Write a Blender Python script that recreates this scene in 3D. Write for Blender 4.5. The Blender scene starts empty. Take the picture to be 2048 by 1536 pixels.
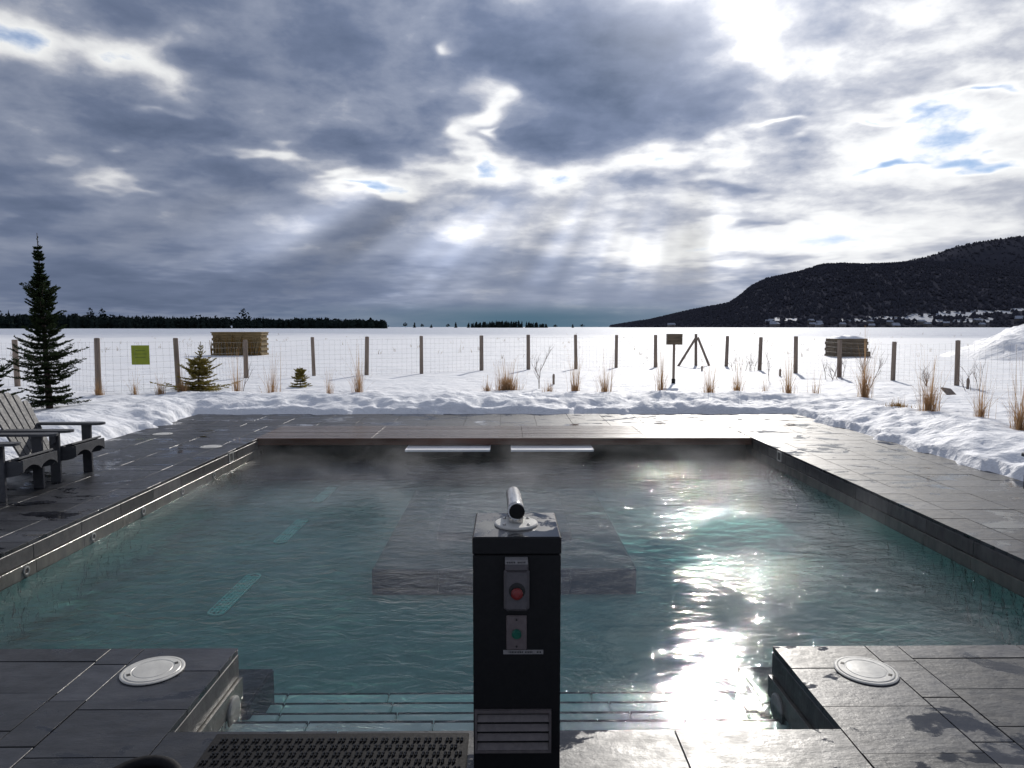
import bpy, bmesh, math, random
from mathutils import Vector, Matrix, noise as mnoise
R = math.radians
random.seed(7)
sc = bpy.context.scene
col = sc.collection

# ------------------------------------------------------------------ camera
cam_d = bpy.data.cameras.new('camera')
cam = bpy.data.objects.new('camera', cam_d)
col.objects.link(cam)
cam.location = (0, 0, 1.65)
cam.rotation_euler = (R(90 - 4.655), 0, R(-0.489))
cam_d.sensor_width = 36
cam_d.lens = 1400 / 2048 * 36
cam_d.clip_start = 0.05
cam_d.clip_end = 20000
sc.camera = cam

# ------------------------------------------------------------------ exposure
sc.view_settings.view_transform = 'Standard'
sc.view_settings.look = 'None'
sc.view_settings.exposure = 0.0
sc.view_settings.gamma = 1.0
cy = sc.cycles
cy.use_denoising = True
cy.use_adaptive_sampling = True
cy.adaptive_threshold = .02
cy.adaptive_min_samples = 16
cy.max_bounces = 8
cy.diffuse_bounces = 3
cy.glossy_bounces = 4
cy.transmission_bounces = 4
cy.transparent_max_bounces = 16
cy.volume_bounces = 1
cy.sample_clamp_indirect = 0.0
cy.sample_clamp_direct = 0.0
cy.caustics_reflective = False
cy.caustics_refractive = False

# ------------------------------------------------------------------ sun
SUN_AZ, SUN_EL = 16.3, 28.0
sunv = Vector((math.sin(R(SUN_AZ)) * math.cos(R(SUN_EL)), math.cos(R(SUN_AZ)) * math.cos(R(SUN_EL)), math.sin(R(SUN_EL))))
sl = bpy.data.lights.new('sun', 'SUN')
sl.energy = 3.2
sl.angle = R(0.55)
sl.color = (1.0, 0.95, 0.88)
so = bpy.data.objects.new('sun', sl)
col.objects.link(so)
so.rotation_euler = (-sunv).to_track_quat('-Z', 'Y').to_euler()
so.location = (20, 60, 40)

# ------------------------------------------------------------------ node helper
class NT:
    def __init__(s, tree):
        s.t = tree
        s.n = tree.nodes
        s.l = tree.links
    def new(s, typ, **kw):
        n = s.n.new(typ)
        for k, v in kw.items():
            setattr(n, k, v)
        return n
    def put(s, sock, v):
        if isinstance(v, bpy.types.NodeSocket):
            s.l.new(v, sock)
        elif v is not None:
            if isinstance(v, (tuple, list)) and len(v) == 3 and sock.type == 'RGBA':
                v = (*v, 1)
            sock.default_value = v
    def m(s, op, a, b=None, c=None, clamp=False):
        n = s.new('ShaderNodeMath', operation=op)
        n.use_clamp = clamp
        for i, v in enumerate((a, b, c)):
            if v is not None:
                s.put(n.inputs[i], v)
        return n.outputs[0]
    def vm(s, op, a, b=None, out=0):
        n = s.new('ShaderNodeVectorMath', operation=op)
        s.put(n.inputs[0], a)
        if b is not None:
            s.put(n.inputs[1], b)
        return n.outputs[out]
    def noise(s, vec, scale, detail=4, rough=0.55, dist=0.0, out=0, dim='3D'):
        n = s.new('ShaderNodeTexNoise', noise_dimensions=dim)
        if dim == '1D':
            s.put(n.inputs['W'], vec)
        else:
            s.put(n.inputs['Vector'], vec)
        n.inputs['Scale'].default_value = scale
        n.inputs['Detail'].default_value = detail
        n.inputs['Roughness'].default_value = rough
        n.inputs['Distortion'].default_value = dist
        return n.outputs[out]
    def ss(s, v, a, b, o0=0.0, o1=1.0):
        n = s.new('ShaderNodeMapRange', interpolation_type='SMOOTHSTEP')
        s.put(n.inputs[0], v)
        for i, q in enumerate((a, b, o0, o1)):
            s.put(n.inputs[1 + i], q)
        return n.outputs[0]
    def mix(s, f, a, b, blend='MIX'):
        n = s.new('ShaderNodeMix', data_type='RGBA', blend_type=blend)
        s.put(n.inputs[0], f)
        s.put(n.inputs[6], a)
        s.put(n.inputs[7], b)
        return n.outputs[2]
    def ramp(s, f, stops):
        n = s.new('ShaderNodeValToRGB')
        s.put(n.inputs[0], f)
        cr = n.color_ramp
        while len(cr.elements) < len(stops):
            cr.elements.new(0.5)
        for e, (p, c) in zip(cr.elements, stops):
            e.position = p
            e.color = (*c, 1) if len(c) == 3 else c
        return n.outputs[0]
    def xyz(s, v):
        n = s.new('ShaderNodeSeparateXYZ')
        s.put(n.inputs[0], v)
        return n.outputs
    def comb(s, x, y, z=0.0):
        n = s.new('ShaderNodeCombineXYZ')
        for i, v in enumerate((x, y, z)):
            s.put(n.inputs[i], v)
        return n.outputs[0]

# ------------------------------------------------------------------ world: clear sky seen through broken winter cloud
world = bpy.data.worlds.new('World')
sc.world = world
world.use_nodes = True
wt = NT(world.node_tree)
wt.n.clear()
sky = wt.new('ShaderNodeTexSky', sky_type='NISHITA')
sky.sun_disc = False
sky.sun_elevation = R(SUN_EL)
sky.sun_rotation = R(SUN_AZ)
sky.altitude = 50
sky.dust_density = 0.1
sky.air_density = 1.0
sky.ozone_density = 2.0
D = wt.new('ShaderNodeTexCoord').outputs['Generated']
dx, dy, dz = wt.xyz(D)
az = wt.m('MULTIPLY', wt.m('ARCTAN2', dx, dy), 57.2958)
el = wt.m('MULTIPLY', wt.m('ARCSINE', dz), 57.2958)
zc = wt.m('ADD', wt.m('MAXIMUM', dz, 0.0), 0.13)
P = wt.comb(wt.m('DIVIDE', dx, zc), wt.m('DIVIDE', dy, zc), 0.0)
warp = wt.noise(P, 1.9, 3, 0.6, out=1)
wv = wt.vm('SUBTRACT', warp, (.5, .5, .5))
AE = wt.vm('ADD', wt.comb(az, el, 0.0), wt.vm('MULTIPLY', wv, (15.0, 8.0, 0.0)))
def gauss(a0, e0, sa, se, amp, prev=0.0):
    # one cloud mass or opening: azimuth, elevation and spreads in degrees
    ka, ke = 1 / sa, 1 / se
    n = wt.new('ShaderNodeVectorMath', operation='MULTIPLY_ADD')
    wt.l.new(AE, n.inputs[0])
    n.inputs[1].default_value = (ka, ke, 0)
    n.inputs[2].default_value = (-a0 * ka, -e0 * ke, 0)
    v = n.outputs[0]
    g = wt.m('POWER', 1 / math.e, wt.vm('DOT_PRODUCT', v, v, out=1))
    return wt.m('MULTIPLY_ADD', g, amp, prev)
T = 0.0
for g in [
    (-10.20, 20.58, 11.89, 6.85, 0.20), (9.25, 17.75, 7.97, 5.25, 0.36), (-0.08, 20.52, 5.73, 2.86, 0.12),
    (-30.11, 12.34, 10.11, 3.54, 0.16), (-19.36, 10.46, 7.29, 2.32, 0.12), (-25.97, 2.72, 20.51, 2.76, 0.30), (27.80, 5.38, 14.41, 1.81, -0.16), (-34.22, 7.87, 3.92, 1.52, 0.22),
    (-31.62, 18.78, 5.64, 1.74, -0.40), (-24.63, 18.79, 3.04, 2.23, -0.36), (-34.77, 19.81, 3.31, 2.02, -0.14),
    (-1.10, 17.41, 1.64, 1.06, -0.36), (-2.54, 14.56, 1.84, 2.04, -0.46), (-4.98, 12.21, 2.44, 0.90, -0.26), (-9.81, 10.72, 3.97, 0.97, -0.36), (-12.95, 12.14, 2.33, 0.56, -0.30), (-18.63, 13.47, 4.04, 0.54, -0.28),
    (-3.56, 20.48, 0.90, 0.57, -0.40), (-25.31, 15.07, 1.34, 0.44, -0.22), (-28.72, 12.50, 0.94, 0.43, -0.20), (-27.92, 9.64, 2.88, 0.58, -0.22),
    (4.82, 11.23, 6.10, 1.84, -0.34), (12.80, 12.72, 5.06, 1.60, -0.34), (6.84, 7.03, 9.68, 2.03, -0.12),
    (20.30, 20.02, 2.88, 4.22, -0.22), (11.23, 24.12, 3.15, 1.20, -0.34), (29.37, 18.06, 10.26, 6.06, -0.27),
    (26.17, 11.73, 10.88, 2.57, -0.15), (30.30, 7.87, 12.82, 2.12, -0.24), (17.37, 7.15, 11.18, 2.34, -0.20), (1.15, 24.36, 2.45, 1.23, -0.30),
    (31.80, 16.21, 2.66, 0.31, -0.24), (27.47, 15.31, 1.93, 0.36, -0.26), (21.38, 14.54, 2.13, 0.34, -0.34), (34.10, 10.68, 2.53, 0.54, -0.30), (28.75, 11.12, 1.57, 0.36, -0.25), (-0.08, 14.27, 0.65, 0.57, -0.40), (21.38, 8.85, 5.68, 0.53, 0.14), (16.25, 10.45, 4.53, 0.55, 0.16),
]:
    T = gauss(*g, T)
Pw = wt.vm('ADD', P, wt.vm('MULTIPLY', wv, (.22, .22, 0)))
n_big = wt.noise(Pw, 1.5, 6, 0.55)
n_fine = wt.noise(wt.vm('ADD', wt.vm('MULTIPLY', D, (1.0, 1.0, 1.9)), wt.vm('MULTIPLY', wv, (.05, .05, .03))), 9.0, 6, 0.58)
calm_low = wt.ss(el, 1.0, 15.0, .28, 1.0)      # broken cloud overhead, smooth veils low down
T = wt.m('ADD', T, wt.m('MULTIPLY_ADD', wt.m('MULTIPLY', wt.m('SUBTRACT', n_big, 0.5), calm_low), 1.25, 0.50))
T = wt.m('ADD', T, wt.m('MULTIPLY', wt.m('MULTIPLY', wt.m('SUBTRACT', n_fine, 0.5), calm_low), .84))
# closer to the sun the same cloud lets more light through
sdot = wt.vm('DOT_PRODUCT', D, tuple(sunv), out=1)
near = wt.m('EXPONENT', wt.m('MULTIPLY', wt.m('SUBTRACT', 1.0, sdot), -10.0))
nearer = wt.m('EXPONENT', wt.m('MULTIPLY', wt.m('SUBTRACT', 1.0, sdot), -110.0))
cloud = wt.ramp(T, [(0.0, (.60, .68, .82)), (.12, (.84, .85, .85)), (.24, (.70, .71, .73)), (.36, (.44, .46, .52)),
                    (.50, (.245, .28, .37)), (.70, (.142, .178, .270)), (1.0, (.072, .102, .170))])
lift = wt.m('MULTIPLY_ADD', near, 0.55, 1.0)
cloud = wt.vm('SCALE', cloud)
wt.l.new(lift, cloud.node.inputs['Scale'])
# rays of light under the cloud gap
relx = wt.m('SUBTRACT', az, SUN_AZ)
rely = wt.m('SUBTRACT', SUN_EL, el)
th = wt.m('ARCTAN2', relx, rely)
streak = wt.noise(th, 4.6, 2, 0.5, dim='1D')
rmask = gauss(-10.99, 6.96, 12.62, 3.42, 1.20, gauss(7.65, 5.82, 9.65, 3.25, 1.10))
rayf = wt.m('MULTIPLY_ADD', wt.m('MULTIPLY', wt.m('SUBTRACT', streak, 0.47), rmask), 2.8, 1.0)
cl2 = wt.vm('SCALE', cloud)
wt.l.new(rayf, cl2.node.inputs['Scale'])
veil = wt.vm('SCALE', (.42, .41, .41))
wt.l.new(wt.m('MULTIPLY', wt.m('MAXIMUM', wt.m('SUBTRACT', streak, 0.42), 0.0), rmask), veil.node.inputs['Scale'])
cl2 = wt.vm('ADD', cl2, veil)
glow = wt.vm('SCALE', (1.0, .97, .92))
wt.l.new(wt.m('MULTIPLY', nearer, 0.50), glow.node.inputs['Scale'])
cl2 = wt.vm('ADD', cl2, glow)
# low band of distant blue-grey air under the cloud deck
band = wt.m('MULTIPLY', wt.ss(el, 2.4, 0.7), wt.m('EXPONENT', wt.m('MULTIPLY', wt.m('POWER', wt.m('DIVIDE', wt.m('SUBTRACT', az, 2.0), 14.0), 2.0), -1.0)))
band = wt.m('MULTIPLY', band, wt.ss(n_big, .05, .40))
cl2 = wt.mix(wt.m('MULTIPLY', band, .95), cl2, (.080, .155, .220))
hole = wt.ss(T, -0.10, 0.12, 1.0, 0.0)
clouds10 = wt.vm('SCALE', cl2)
clouds10.node.inputs['Scale'].default_value = 10.0
clear = wt.vm('MULTIPLY', sky.outputs[0], (.50, .62, .78))     # thin high haze dims the clear gaps
final = wt.mix(wt.m('MULTIPLY', hole, .75), clouds10, clear)
bg = wt.new('ShaderNodeBackground')
wt.l.new(final, bg.inputs['Color'])
bg.inputs['Strength'].default_value = 0.1
wo = wt.new('ShaderNodeOutputWorld')
wt.l.new(bg.outputs[0], wo.inputs['Surface'])
world.cycles.sampling_method = 'MANUAL'
world.cycles.sample_map_resolution = 512

# ------------------------------------------------------------------ materials
def mat(name):
    m = bpy.data.materials.new(name)
    m.use_nodes = True
    nt = NT(m.node_tree)
    nt.n.clear()
    out = nt.new('ShaderNodeOutputMaterial')
    b = nt.new('ShaderNodeBsdfPrincipled')
    nt.l.new(b.outputs[0], out.inputs['Surface'])
    nt.b = b
    nt.out = out
    nt.pos = nt.new('ShaderNodeNewGeometry').outputs['Position']
    nt.mat = m
    return nt
def bump(nt, h, strength, dist=0.02, normal=None):
    n = nt.new('ShaderNodeBump')
    n.inputs['Strength'].default_value = strength
    n.inputs['Distance'].default_value = dist
    nt.l.new(h, n.inputs['Height'])
    if normal is not None:
        nt.l.new(normal, n.inputs['Normal'])
    return n.outputs[0]
def simple(name, c1, c2=None, rough=0.6, scale=8.0, metal=0.0, bmp=0.0, bscale=40.0, bdist=0.01, stretch=(1, 1, 1), spec=0.5):
    nt = mat(name)
    v = nt.vm('MULTIPLY', nt.pos, stretch)
    c2 = c2 or tuple(x * 0.75 for x in c1)
    f = nt.ss(nt.noise(v, scale, 5, .6), .3, .7)
    nt.put(nt.b.inputs['Base Color'], nt.mix(f, c1, c2))
    nt.put(nt.b.inputs['Roughness'], nt.ss(nt.noise(v, scale * 2.3, 3), .2, .8, rough * .85, min(1, rough * 1.15)))
    nt.b.inputs['Metallic'].default_value = metal
    nt.b.inputs['Specular IOR Level'].default_value = spec
    if bmp:
        nt.l.new(bump(nt, nt.noise(v, bscale, 4), bmp, bdist), nt.b.inputs['Normal'])
    return nt.mat
M = {}
def make_slate(name, dark, light, wet_lo, wet_hi):
    nt = mat(name)
    rnd = nt.new('ShaderNodeObjectInfo').outputs['Random']
    p = nt.vm('ADD', nt.pos, nt.vm('MULTIPLY', nt.comb(rnd, rnd, rnd), (0, 0, 3.0)))
    f = nt.ss(nt.noise(nt.vm('MULTIPLY', p, (1, 2.2, 1)), 5.0, 6, .62), .3, .72)
    c = nt.mix(f, dark, light)
    tone = nt.m('MULTIPLY_ADD', rnd, .9, .6)
    cc = nt.vm('SCALE', c)
    nt.l.new(tone, cc.node.inputs['Scale'])
    # thin water film: puddled patches are mirror smooth, the rest is damp cleft stone
    wn = nt.noise(nt.vm('MULTIPLY', nt.pos, (.75, 1.25, 1)), 2.3, 6, .62, .4)
    wet = nt.ss(wn, wet_lo, wet_hi)
    nt.put(nt.b.inputs['Base Color'], nt.mix(wet, cc, nt.mix(1.0, cc, (.6, .6, .62), 'MULTIPLY')))
    rr = nt.ss(nt.noise(p, 14.0, 4), .3, .7, .36, .47)
    nt.put(nt.b.inputs['Roughness'], nt.mix(wet, rr, (.07, .07, .07)))
    nt.b.inputs['IOR'].default_value = 1.47
    h = nt.m('ADD', nt.noise(nt.vm('MULTIPLY', p, (1, 2.5, 1)), 9.0, 7, .6), nt.m('MULTIPLY', nt.noise(p, 55.0, 3), .25))
    bs = nt.new('ShaderNodeBump')
    nt.l.new(h, bs.inputs['Height'])
    bs.inputs['Distance'].default_value = .006
    nt.put(bs.inputs['Strength'], nt.ss(wet, 0, 1, .50, .10))
    nt.l.new(bs.outputs[0], nt.b.inputs['Normal'])
    return nt.mat
M['slate'] = make_slate('wet_slate', (.015, .0165, .021), (.034, .036, .043), .55, .60)
M['slate_face'] = make_slate('slate_face', (.045, .043, .045), (.085, .080, .078), .62, .72)
nt = mat('wet_joint')
nt.put(nt.b.inputs['Base Color'], (.025, .026, .028))
nt.put(nt.b.inputs['Roughness'], nt.ss(nt.noise(nt.pos, 3.0, 4), .57, .66, .8, .14))
M['grout'] = nt.mat
M['wall_tile'] = simple('pool_wall_tile', (.16, .15, .13), (.10, .098, .09), rough=.22, scale=9, bmp=.3, bscale=30, stretch=(1, 1, .3))
M['floor_tile'] = simple('pool_floor_tile', (.34, .43, .40), (.25, .325, .30), rough=.5, scale=5, bmp=.2, bscale=20)
M['step_tile'] = simple('pool_step_tile', (.70, .84, .78), (.60, .72, .67), rough=.45, scale=5, bmp=.2, bscale=30)
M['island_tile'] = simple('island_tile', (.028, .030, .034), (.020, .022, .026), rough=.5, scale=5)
M['island_base'] = simple('island_base', (.085, .130, .122), (.06, .10, .095), rough=.5, scale=5)
M['island_top'] = simple('island_top', (.09, .13, .125), (.065, .10, .095), rough=.5, scale=5)
M['concrete'] = simple('dark_concrete', (.07, .07, .068), rough=.8, scale=6)
M['chair'] = simple('grey_plastic_lumber', (.085, .087, .095), (.060, .062, .068), spec=.3, rough=.55, scale=14, bmp=.25, bscale=60, stretch=(.3, 1, 1))
M['black_paint'] = simple('black_powder_coat', (.006, .006, .007), (.004, .004, .005), rough=.55, scale=30, bmp=.05, bscale=200, spec=.3)
M['stud_rubber'] = simple('wet_stud_rubber', (.010, .010, .011), rough=.15, scale=40)
M['black_rubber'] = simple('black_rubber', (.008, .0075, .009), spec=.2, rough=.7, scale=40, bmp=.1, bscale=150)
M['white_plastic'] = simple('white_plastic', (.56, .55, .51), (.46, .45, .42), rough=.35, scale=10, bmp=.06, bscale=60)
M['grey_plastic'] = simple('grey_plastic', (.26, .26, .25), (.2, .2, .19), rough=.4, scale=10)
M['dark_hole'] = simple('dark_hole', (.02, .02, .02), rough=.7)
M['steel'] = simple('brushed_steel', (.58, .57, .55), (.42, .41, .40), rough=.20, scale=40, metal=1.0, bmp=.35, bscale=35, bdist=.004)
M['spout'] = simple('spout_white', (.78, .79, .82), (.70, .71, .74), rough=.35, scale=10)
M['grey_box'] = simple('grey_device_box', (.10, .09, .095), (.075, .07, .075), rough=.45, scale=60)
M['plate'] = simple('cover_plate', (.14, .115, .115), (.11, .09, .09), rough=.4, scale=60)
M['red'] = simple('red_button', (.20, .02, .018), rough=.35)
M['green'] = simple('green_button', (.0, .11, .07), rough=.35)
M['label_tape'] = simple('label_tape', (.26, .25, .25), rough=.5, scale=80)
M['louver'] = simple('louver_grey', (.13, .112, .112), (.095, .083, .083), rough=.45, scale=50)
M['mint'] = simple('mint_grate', (.66, 1.0, .93), (.55, .95, .86), rough=.4, scale=60)
M['wood_deck'] = simple('weathered_wet_wood', (.15, .105, .075), (.075, .055, .042), rough=.28, scale=9, bmp=.4, bscale=25, stretch=(.12, 3, 3))
M['wood_face'] = simple('dark_red_wood', (.12, .05, .03), (.06, .03, .02), rough=.4, scale=9, bmp=.4, bscale=25, stretch=(.12, 3, 3))
M['post'] = simple('weathered_post', (.30, .235, .185), (.17, .135, .11), rough=.85, scale=14, bmp=.7, bscale=30, stretch=(1.5, 1.5, .12))
M['wire'] = simple('galvanised_wire', (.30, .30, .30), rough=.5, metal=.8)
M['sign_green'] = simple('green_sign_panel', (.30, .36, .025), (.24, .30, .02), rough=.45, scale=9)
M['sign_mark'] = simple('green_sign_mark', (.14, .20, .02), rough=.5, scale=9)
M['straw'] = simple('straw_board', (.24, .17, .075), (.15, .105, .045), rough=.85, scale=9, bmp=.6, bscale=30, stretch=(.3, 1, 2))
M['board'] = simple('brown_board', (.17, .13, .085), (.095, .072, .048), rough=.75, scale=8, bmp=.4, bscale=30, stretch=(.3, .3, 2))
def leafy(name, c1, c2, scale=12, tw=.45):
    nt = mat(name)
    nt.n.remove(nt.b)
    c = nt.mix(nt.ss(nt.noise(nt.pos, scale, 4), .3, .7), c1, c2)
    d = nt.new('ShaderNodeBsdfDiffuse')
    t = nt.new('ShaderNodeBsdfTranslucent')
    nt.put(d.inputs[0], c)
    nt.put(t.inputs[0], c)
    mx = nt.new('ShaderNodeMixShader')
    mx.inputs[0].default_value = tw
    nt.l.new(d.outputs[0], mx.inputs[1])
    nt.l.new(t.outputs[0], mx.inputs[2])
    nt.l.new(mx.outputs[0], nt.out.inputs['Surface'])
    return nt.mat
M['grass'] = leafy('dry_grass', (.50, .33, .18), (.36, .22, .12))
M['grass_dark'] = leafy('matted_dry_grass', (.36, .22, .07), (.25, .15, .05))
M['bark'] = simple('bark', (.10, .07, .055), (.06, .045, .038), rough=.9, scale=20, bmp=.5, bscale=40)
M['needle'] = leafy('spruce_needles', (.045, .062, .030), (.024, .038, .020), 16, .3)
M['needle_olive'] = leafy('olive_needles', (.36, .29, .08), (.19, .17, .05), 16, .4)
M['twig'] = simple('red_brown_twigs', (.15, .085, .06), (.10, .06, .045), rough=.8, scale=20)
M['far_wood'] = simple('far_conifers', (.022, .031, .028), (.013, .019, .019), rough=1, spec=0, scale=.1)
M['hill_wood'] = simple('bare_hill_forest', (.060, .061, .077), (.047, .049, .063), rough=1, spec=0, scale=.01)
M['house_wall'] = simple('house_wall', (.17, .165, .16), (.09, .075, .07), rough=.8, scale=.05)
M['shaded_snow'] = simple('shaded_snow', (.36, .39, .46), (.22, .25, .31), rough=.8, scale=.3)  # grey-blue base paints cloud shade into the roof and clearing snow

# snow
nt = mat('snow')
f1 = nt.ss(nt.noise(nt.pos, .9, 5), .3, .7)
# past the field edge a cloud shadow is painted into the snow colour
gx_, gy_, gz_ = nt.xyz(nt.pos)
cloud_shade = nt.ss(nt.m('MULTIPLY_ADD', nt.noise(nt.vm('MULTIPLY', nt.pos, (.25, 1, 0)), .03, 3), 60.0, gy_), 108, 128)
nt.put(nt.b.inputs['Base Color'], nt.mix(cloud_shade, nt.mix(f1, (.82, .83, .86), (.76, .78, .82)), nt.mix(f1, (.50, .54, .62), (.40, .44, .53))))
nt.b.inputs['Roughness'].default_value = .65
nt.b.inputs['Specular IOR Level'].default_value = .25
nt.b.inputs['Subsurface Weight'].default_value = 0.0
hh = nt.m('ADD', nt.noise(nt.pos, 7.0, 7, .62), nt.m('MULTIPLY', nt.noise(nt.pos, 60.0, 3), .2))
n1_ = bump(nt, nt.noise(nt.vm('MULTIPLY', nt.pos, (.55, 1.0, 1)), .9, 6, .6, .5), .8, .22)
nt.l.new(bump(nt, hh, .40, .05, n1_), nt.b.inputs['Normal'])
M['snow'] = nt.mat

WATER0 = -.25
# water: clear body that swallows red light, rippled reflecting skin
nt = mat('pool_water')
nt.n.remove(nt.b)
w1 = nt.noise(nt.vm('MULTIPLY', nt.pos, (1.0, 1.0, 1)), 2.2, 3, .5, .6)
w2 = nt.noise(nt.vm('MULTIPLY', nt.pos, (.8, 1.4, 1)), 6.5, 4, .58, .7)
w3 = nt.noise(nt.pos, 30.0, 3, .55, .3)
calm = nt.ss(nt.noise(nt.pos, .8, 2), .35, .65, .65, 1.2)
# returning jets ruffle a few places
for (jx, jy, jr, ja) in ((2.75, 9.3, .75, 1.3), (2.4, 7.6, .5, 1.5), (2.75, 5.4, .8, .9), (1.5, 8.3, .4, .8), (3.1, 4.9, .5, .8), (1.5, 6.0, 2.0, -.75), (1.0, 3.9, 1.2, -.50)):
    dv = nt.vm('MULTIPLY', nt.vm('SUBTRACT', nt.pos, (jx, jy, WATER0)), (1 / jr, 1.2 / jr, 0))
    calm = nt.m('MULTIPLY_ADD', nt.m('POWER', 1 / math.e, nt.vm('DOT_PRODUCT', dv, dv, out=1)), ja, calm)
calm = nt.m('MAXIMUM', calm, .16)
hsum = nt.m('ADD', nt.m('MULTIPLY', w1, .35), nt.m('ADD', nt.m('MULTIPLY', w2, .75), nt.m('MULTIPLY', w3, .12)))
bm_ = nt.new('ShaderNodeBump')
bm_.inputs['Distance'].default_value = .035
nt.l.new(nt.m('MULTIPLY', hsum, calm), bm_.inputs['Height'])
bm_.inputs['Strength'].default_value = 1.0
fr = nt.new('ShaderNodeFresnel')
fr.inputs['IOR'].default_value = 1.333
nt.l.new(bm_.outputs[0], fr.inputs['Normal'])
gl = nt.new('ShaderNodeBsdfGlossy')
gl.inputs['Roughness'].default_value = .02
gl.inputs['Color'].default_value = (1, 1, 1, 1)
nt.l.new(bm_.outputs[0], gl.inputs['Normal'])
tr = nt.new('ShaderNodeBsdfTransparent')
mx = nt.new('ShaderNodeMixShader')
nt.l.new(fr.outputs[0], mx.inputs[0])
nt.l.new(tr.outputs[0], mx.inputs[1])
nt.l.new(gl.outputs[0], mx.inputs[2])
nt.l.new(mx.outputs[0], nt.out.inputs['Surface'])
va = nt.new('ShaderNodeVolumeAbsorption')
va.inputs['Color'].default_value = (.10, .78, .73, 1)
va.inputs['Density'].default_value = .65
nt.l.new(va.outputs[0], nt.out.inputs['Volume'])
M['water'] = nt.mat

# ------------------------------------------------------------------ mesh helpers
class MB:
    def __init__(s):
        s.v = []
        s.f = []
        s.smooth = False
    def add(s, vs, fs):
        o = len(s.v)
        s.v += [tuple(p) for p in vs]
        s.f += [tuple(i + o for i in f) for f in fs]
    def box(s, x0, x1, y0, y1, z0, z1, mx=None):
        vs = [(x, y, z) for z in (z0, z1) for y in (y0, y1) for x in (x0, x1)]
        if mx is not None:
            vs = [mx @ Vector(p) for p in vs]
        s.add(vs, [(0, 2, 3, 1), (4, 5, 7, 6), (0, 1, 5, 4), (2, 6, 7, 3), (0, 4, 6, 2), (1, 3, 7, 5)])
    def cbox(s, x0, x1, y0, y1, z0, z1, c=.004, mx=None):
        # box with chamfered edges all round
        vs = []
        for (a, b, zz) in ((c, c, z0), (0, 0, z0 + c), (0, 0, z1 - c), (c, c, z1)):
            cc = max(0, c - a)
            if a == 0:
                ring = [(x0 + c, y0, zz), (x1 - c, y0, zz), (x1, y0 + c, zz), (x1, y1 - c, zz), (x1 - c, y1, zz), (x0 + c, y1, zz), (x0, y1 - c, zz), (x0, y0 + c, zz)]
            else:
                ring = [(x0 + c, y0 + c, zz), (x1 - c, y0 + c, zz), (x1 - c, y0 + c, zz), (x1 - c, y1 - c, zz), (x1 - c, y1 - c, zz), (x0 + c, y1 - c, zz), (x0 + c, y1 - c, zz), (x0 + c, y0 + c, zz)]
            vs += ring
        if mx is not None:
            vs = [mx @ Vector(p) for p in vs]
        fs = []
        for k in range(3):
            for i in range(8):
                j = (i + 1) % 8
                fs.append((k * 8 + i, k * 8 + j, k * 8 + 8 + j, k * 8 + 8 + i))
        fs.append((7, 5, 3, 1))
        fs.append((24 + 1, 24 + 3, 24 + 5, 24 + 7))
        s.add(vs, fs)
    def tube(s, pts, rad, n=8, caps=True):
        pts = [Vector(p) for p in pts]
        if not isinstance(rad, (list, tuple)):
            rad = [rad] * len(pts)
        vs, fs = [], []
        up = Vector((0, 0, 1))
        for i, p in enumerate(pts):
            d = (pts[min(i + 1, len(pts) - 1)] - pts[max(i - 1, 0)]).normalized()
            a = d.cross(up)
            if a.length < 1e-3:
                a = d.cross(Vector((0, 1, 0)))
            a.normalize()
            b = d.cross(a).normalized()
            for k in range(n):
                t = 2 * math.pi * k / n
                vs.append(p + (a * math.cos(t) + b * math.sin(t)) * rad[i])
        for i in range(len(pts) - 1):
            for k in range(n):
                j = (k + 1) % n
                fs.append((i * n + k, i * n + j, (i + 1) * n + j, (i + 1) * n + k))
        if caps:
            fs.append(tuple(range(n))[::-1])
            fs.append(tuple((len(pts) - 1) * n + k for k in range(n)))
        s.add(vs, fs)
    def lathe(s, prof, c=(0, 0, 0), n=32, mx=None):
        vs, fs = [], []
        for (r, z) in prof:
            for k in range(n):
                t = 2 * math.pi * k / n
                vs.append(Vector((c[0] + r * math.cos(t), c[1] + r * math.sin(t), c[2] + z)))
        if mx is not None:
            vs = [mx @ p for p in vs]
        for i in range(len(prof) - 1):
            for k in range(n):
                j = (k + 1) % n
                fs.append((i * n + k, i * n + j, (i + 1) * n + j, (i + 1) * n + k))
        fs.append(tuple(range(n))[::-1])
        fs.append(tuple((len(prof) - 1) * n + k for k in range(n)))
        s.add(vs, fs)
    def prism(s, poly, y0, y1):
        # polygon in x,z pulled along y
        n = len(poly)
        vs = [(x, y0, z) for x, z in poly] + [(x, y1, z) for x, z in poly]
        fs = [tuple(range(n)), tuple(range(2 * n - 1, n - 1, -1))]
        for i in range(n):
            j = (i + 1) % n
            fs.append((i, i + n, j + n, j))
        s.add(vs, fs)
    def mesh(s, name, m, smooth=False):
        me = bpy.data.meshes.new(name)
        me.from_pydata(s.v, [], s.f)
        me.materials.append(m if not isinstance(m, str) else M[m])
        if smooth:
            me.polygons.foreach_set('use_smooth', [True] * len(me.polygons))
        me.update()
        return me
    def build(s, name, m, parent=None, smooth=False, loc=None):
        bm = bmesh.new()
        me = s.mesh(name, m, smooth)
        bm.from_mesh(me)
        bmesh.ops.recalc_face_normals(bm, faces=bm.faces)
        bm.to_mesh(me)
        bm.free()
        o = bpy.data.objects.new(name, me)
        col.objects.link(o)
        if parent is not None:
            o.parent = parent
        if loc is not None:
            o.location = loc
        return o
def tag(o, label=None, cat=None, group=None, kind=None):
    if label:
        o['label'] = label
    if cat:
        o['category'] = cat
    if group:
        o['group'] = group
    if kind:
        o['kind'] = kind
    return o
def empty(name, loc=(0, 0, 0), rz=0.0):
    o = bpy.data.objects.new(name, None)
    col.objects.link(o)
    o.location = loc
    o.rotation_euler = (0, 0, rz)
    o.empty_display_size = .2
    return o
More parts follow.
